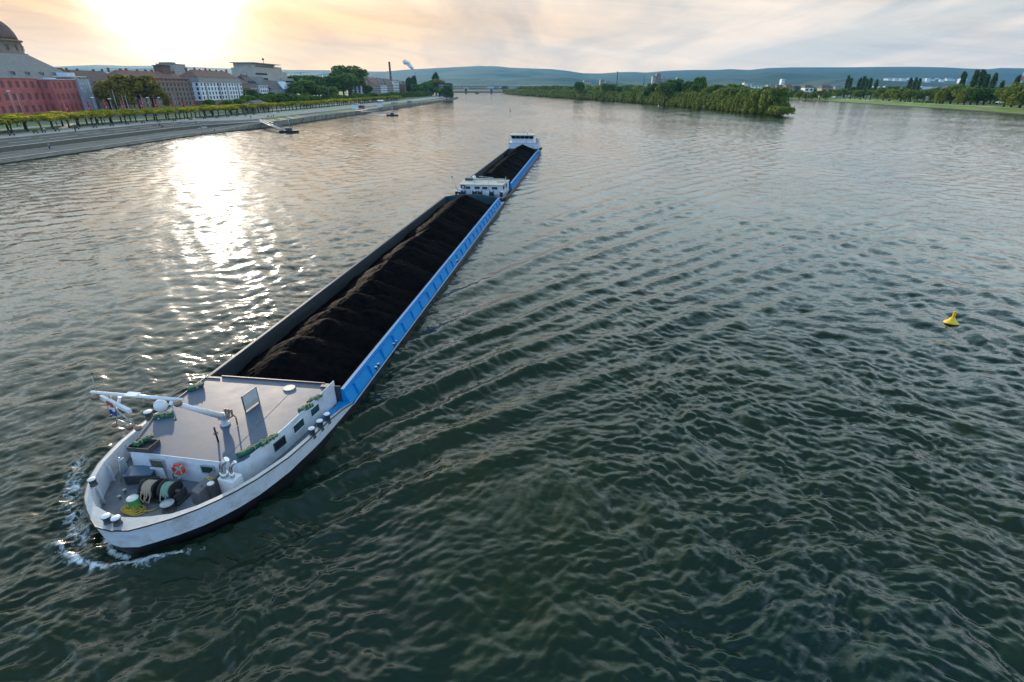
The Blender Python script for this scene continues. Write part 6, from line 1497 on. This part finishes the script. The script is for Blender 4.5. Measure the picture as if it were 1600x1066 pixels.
far_house(946, 138, 128, 2600, 8, 'pale factory block beside the blue grey one', 'render_grey', 'slate', 'flat', 3, name='factory')
far_house(1020, 136, 119.5, 1900, 5, 'grey slab left of the brown silo tower', 'concrete', 'slatedark', 'flat', 6, name='silo_tower')
far_house(1026, 136, 116, 1900, 7, 'brown silo tower with stepped top above the island', 'sandstone', 'slatedark', 'flat', 8, name='silo_tower')
far_house(1033, 136, 124, 1900, 13, 'low grey works hall right of the silo tower', 'render_grey', 'slate', 'hip', 2, rh=6, name='factory')
far_house(1058, 134, 122, 1900, 4, 'small grey works tower right of the low works hall', 'render_grey', 'slate', 'flat', 4, name='factory')
fr = random.Random(21)
for i in range(46):
    px = 700 + i * 19.5 + fr.uniform(-7, 7); Y = fr.uniform(3300, 5200)
    x, _ = on_y(px, 137, Y); H = fr.uniform(10, 24); W = fr.uniform(25, 75); o = empty('town_house', (x, Y, 4)); tag(o, 'tiny pale building of the distant town at the foot of the hills', 'building', 'distant town buildings')
    g = MB(); g.bx(0, W, 0, 20, -2, H); g.build('wall', M[fr.choice(['render_white', 'render_cream', 'render_grey', 'render_white'])], o)
    g = MB(); g.prism([(-1, -1), (W + 1, -1), (W + 1, 21), (-1, 21)], H, H + 5, [(4, 9), (W - 4, 9), (W - 4, 11), (4, 11)]); g.build('roof', M[fr.choice(['slate', 'brownroof'])], o)
# ------------------------------------------------------------------ railway bridge far upstream
BYY = 2060.0; bz = on_y(750, 138.6, BYY)[1]
bd_ = empty('railway_bridge', (on_y(750, 140, BYY)[0], BYY, 0)); tag(bd_, 'low dark railway bridge crossing the river far upstream', 'bridge')
g = MB(); g.bx(-180, 240, -4, 4, bz - 2.2, bz); g.build('deck', M['slatedark'], bd_)
g = MB()
for s_ in (-4, 4):
    xs = np.arange(-180, 241, 12.0)
    for a, b in zip(xs, xs[1:]): g.cyl((a, s_, bz), (b, s_, bz + 7), .5, n=4); g.cyl((b, s_, bz), (a, s_, bz + 7), .5, n=4)
    g.bx(-180, 240, s_ - .5, s_ + .5, bz + 7, bz + 8)
g.build('truss', M['slatedark'], bd_)
for px in (728, 768, 700, 812):
    x, _ = on_y(px, 142, BYY); g = MB(); x -= bd_.location.x; g.prism([(x - 3.5, -7), (x, -10), (x + 3.5, -7), (x + 3.5, 7), (x - 3.5, 7)], -3, bz - 2.2); g.build('pier', M['quaywall'], bd_)
xb, yb_ = at(746, 146.6, 0); ob_ = empty('motor_boat', (xb, yb_, 0), R(60)); tag(ob_, 'tiny dark boat on the water before the far bridge', 'boat')
g = MB(); g.prism([(-9, -2.4), (7, -2.4), (12, 0), (7, 2.4), (-9, 2.4)], -.6, 1.6, [(-9.5, -2.8), (8, -2.8), (14, 0), (8, 2.8), (-9.5, 2.8)]); g.build('hull', M['blackhull'], ob_); g = MB(); g.bx(-7, 1, -1.8, 1.8, 1.6, 4.6); g.build('cabin', M['darkmetal'], ob_)
# ------------------------------------------------------------------ hills
RID = [(-400, 112), (-100, 106), (60, 106), (100, 103.5), (150, 101.5), (200, 103), (260, 102.5), (330, 106), (400, 109), (440, 109), (530, 110), (565, 111.5), (600, 112), (640, 108.5), (680, 106.5), (720, 104.5), (745, 103.2), (775, 103.5), (800, 106), (860, 108), (885, 110.5), (910, 114.5), (940, 115), (965, 113), (990, 112.5), (1010, 113.5), (1045, 110.5), (1080, 109.5), (1120, 109.5), (1140, 108), (1170, 109.5), (1200, 106.5), (1230, 105.5), (1330, 105.2), (1390, 104.5), (1440, 104.6), (1480, 105.5), (1510, 107.2), (1545, 108.2), (1565, 106.3), (1600, 106.8), (1800, 110), (2200, 114)]
def make_hills():
    pxs = np.linspace(-200, 1800, 560); ry = np.interp(pxs, [r[0] for r in RID], [r[1] for r in RID])
    ridgeY = 12500.0; ratio = []; zr = []
    for p, q in zip(pxs, ry):
        x, z = on_y(p, q, ridgeY); ratio.append(x / ridgeY); zr.append(z)
    ratio = np.array(ratio); zr = np.array(zr)
    ys = np.concatenate([np.linspace(2300, 5500, 26), np.linspace(5600, 12500, 90), np.linspace(12700, 15300, 8)])
    yy, aa = np.meshgrid(ys, ratio, indexing='ij'); zz = np.broadcast_to(zr, yy.shape); xx = yy * aa
    t = np.clip((yy - 5600) / (12500 - 5600), 0, 1); s = t ** 1.35
    rough = fbm(xx / 1500, yy / 1500, 5, 77) - .5; fine = fbm(xx / 220, yy / 220, 3, 12) - .5
    z = 3.6 + (zz - 3.6) * s + (rough * 190 + fine * 22) * np.sin(np.pi * np.clip(t, 0, 1)) ** .8 * .8
    z = np.where(yy > 12500, zz - (yy - 12500) * .06, z)
    # low wooded foothills on the right
    for (pc, wpx, Yc, wy, h) in ((1330, 70, 6200, 800, 70), (1200, 60, 8000, 1000, 95), (1480, 60, 5600, 700, 38), (1130, 40, 7400, 700, 60), (860, 80, 7800, 900, 60)):
        xc = on_y(pc, 130, Yc)[0]; wx = abs(on_y(pc + wpx, 130, Yc)[0] - xc)
        z = z + h * np.exp(-((xx - xc) / wx) ** 2 - ((yy - Yc) / wy) ** 2) * (yy < 12400)
    z = z + np.where((yy < 5600), (fbm(xx / 90, yy / 90, 3, 5) - .4) * 9 * np.clip((yy - 2400) / 600, 0, 1), 0)
    co = np.stack([xx, yy, z], -1).reshape(-1, 3); nc = len(pxs)
    i = np.arange(len(ys) - 1)[:, None] * nc + np.arange(nc - 1)[None]; q = np.stack([i, i + 1, i + nc + 1, i + nc], -1).reshape(-1, 4)
    m = bpy.data.materials.new('wooded_hills'); m.use_nodes = True; tt = NT(m.node_tree); bs = m.node_tree.nodes['Principled BSDF']
    geo = tt.add('ShaderNodeNewGeometry'); n1 = tt.noise(geo.outputs['Position'], .0012, 6, .6, .5); n2 = tt.noise(geo.outputs['Position'], .02, 4, .6)
    wood = tt.mix(n2.outputs[0], (.010, .022, .008, 1), (.045, .07, .02, 1)); field = tt.mix(n2.outputs[0], (.08, .11, .035, 1), (.17, .16, .08, 1))
    sp = tt.add('ShaderNodeSeparateXYZ'); tt.lk(geo.outputs['Position'], sp.inputs[0])
    low = tt.ramp(tt.math('DIVIDE', sp.outputs[2], 400.0), [(.0, 1.0), (.45, 0.0)])
    f = tt.math('MULTIPLY', tt.ramp(n1.outputs[0], [(.50, 0.0), (.56, 1.0)]), low)
    tt.lk(tt.mix(f, wood, field), bs.inputs['Base Color']); bs.inputs['Roughness'].default_value = .95; bs.inputs['Specular IOR Level'].default_value = .1
    me = np_mesh('hills', co, q, m, True); o = bpy.data.objects.new('hills', me); link(o); tag(o, kind='structure')
make_hills()
x, z = on_y(748, 99, 12300); o = empty('transmitter_tower', (x, 12300, z - 60)); tag(o, 'tiny transmitter tower on the highest hill', 'tower'); g = MB(); g.cyl((0, 0, -40), (0, 0, 62), 5, 2, 8); g.build('shaft', M['greymetal'], o); g = MB(); g.cyl((0, 0, 20), (0, 0, 28), 9, 9, 10); g.build('platform', M['greymetal'], o)
for i in range(34):
    px = [1352, 1385, 1400, 1408, 1422, 1440, 1452, 1465, 1480, 1500, 1372, 1430][i % 12] + fr.uniform(-6, 6); Y = fr.uniform(6600, 8200)
    x, z = on_y(px, 123 + fr.uniform(-1, 2), Y); W = fr.uniform(30, 90); H = fr.uniform(10, 26); o = empty('town_house', (x, Y, z - H)); tag(o, 'tiny white building of the hillside settlement on the right', 'building', 'white buildings of the hillside settlement')
    g = MB(); g.bx(0, W, 0, 25, -60, H); g.build('wall', M['render_white'], o); g = MB(); g.prism([(-1, -1), (W + 1, -1), (W + 1, 26), (-1, 26)], H, H + 6, [(4, 11), (W - 4, 11), (W - 4, 14), (4, 14)]); g.build('roof', M['slate'], o)
print('trees', NTREE, 'objects', len(col.objects))
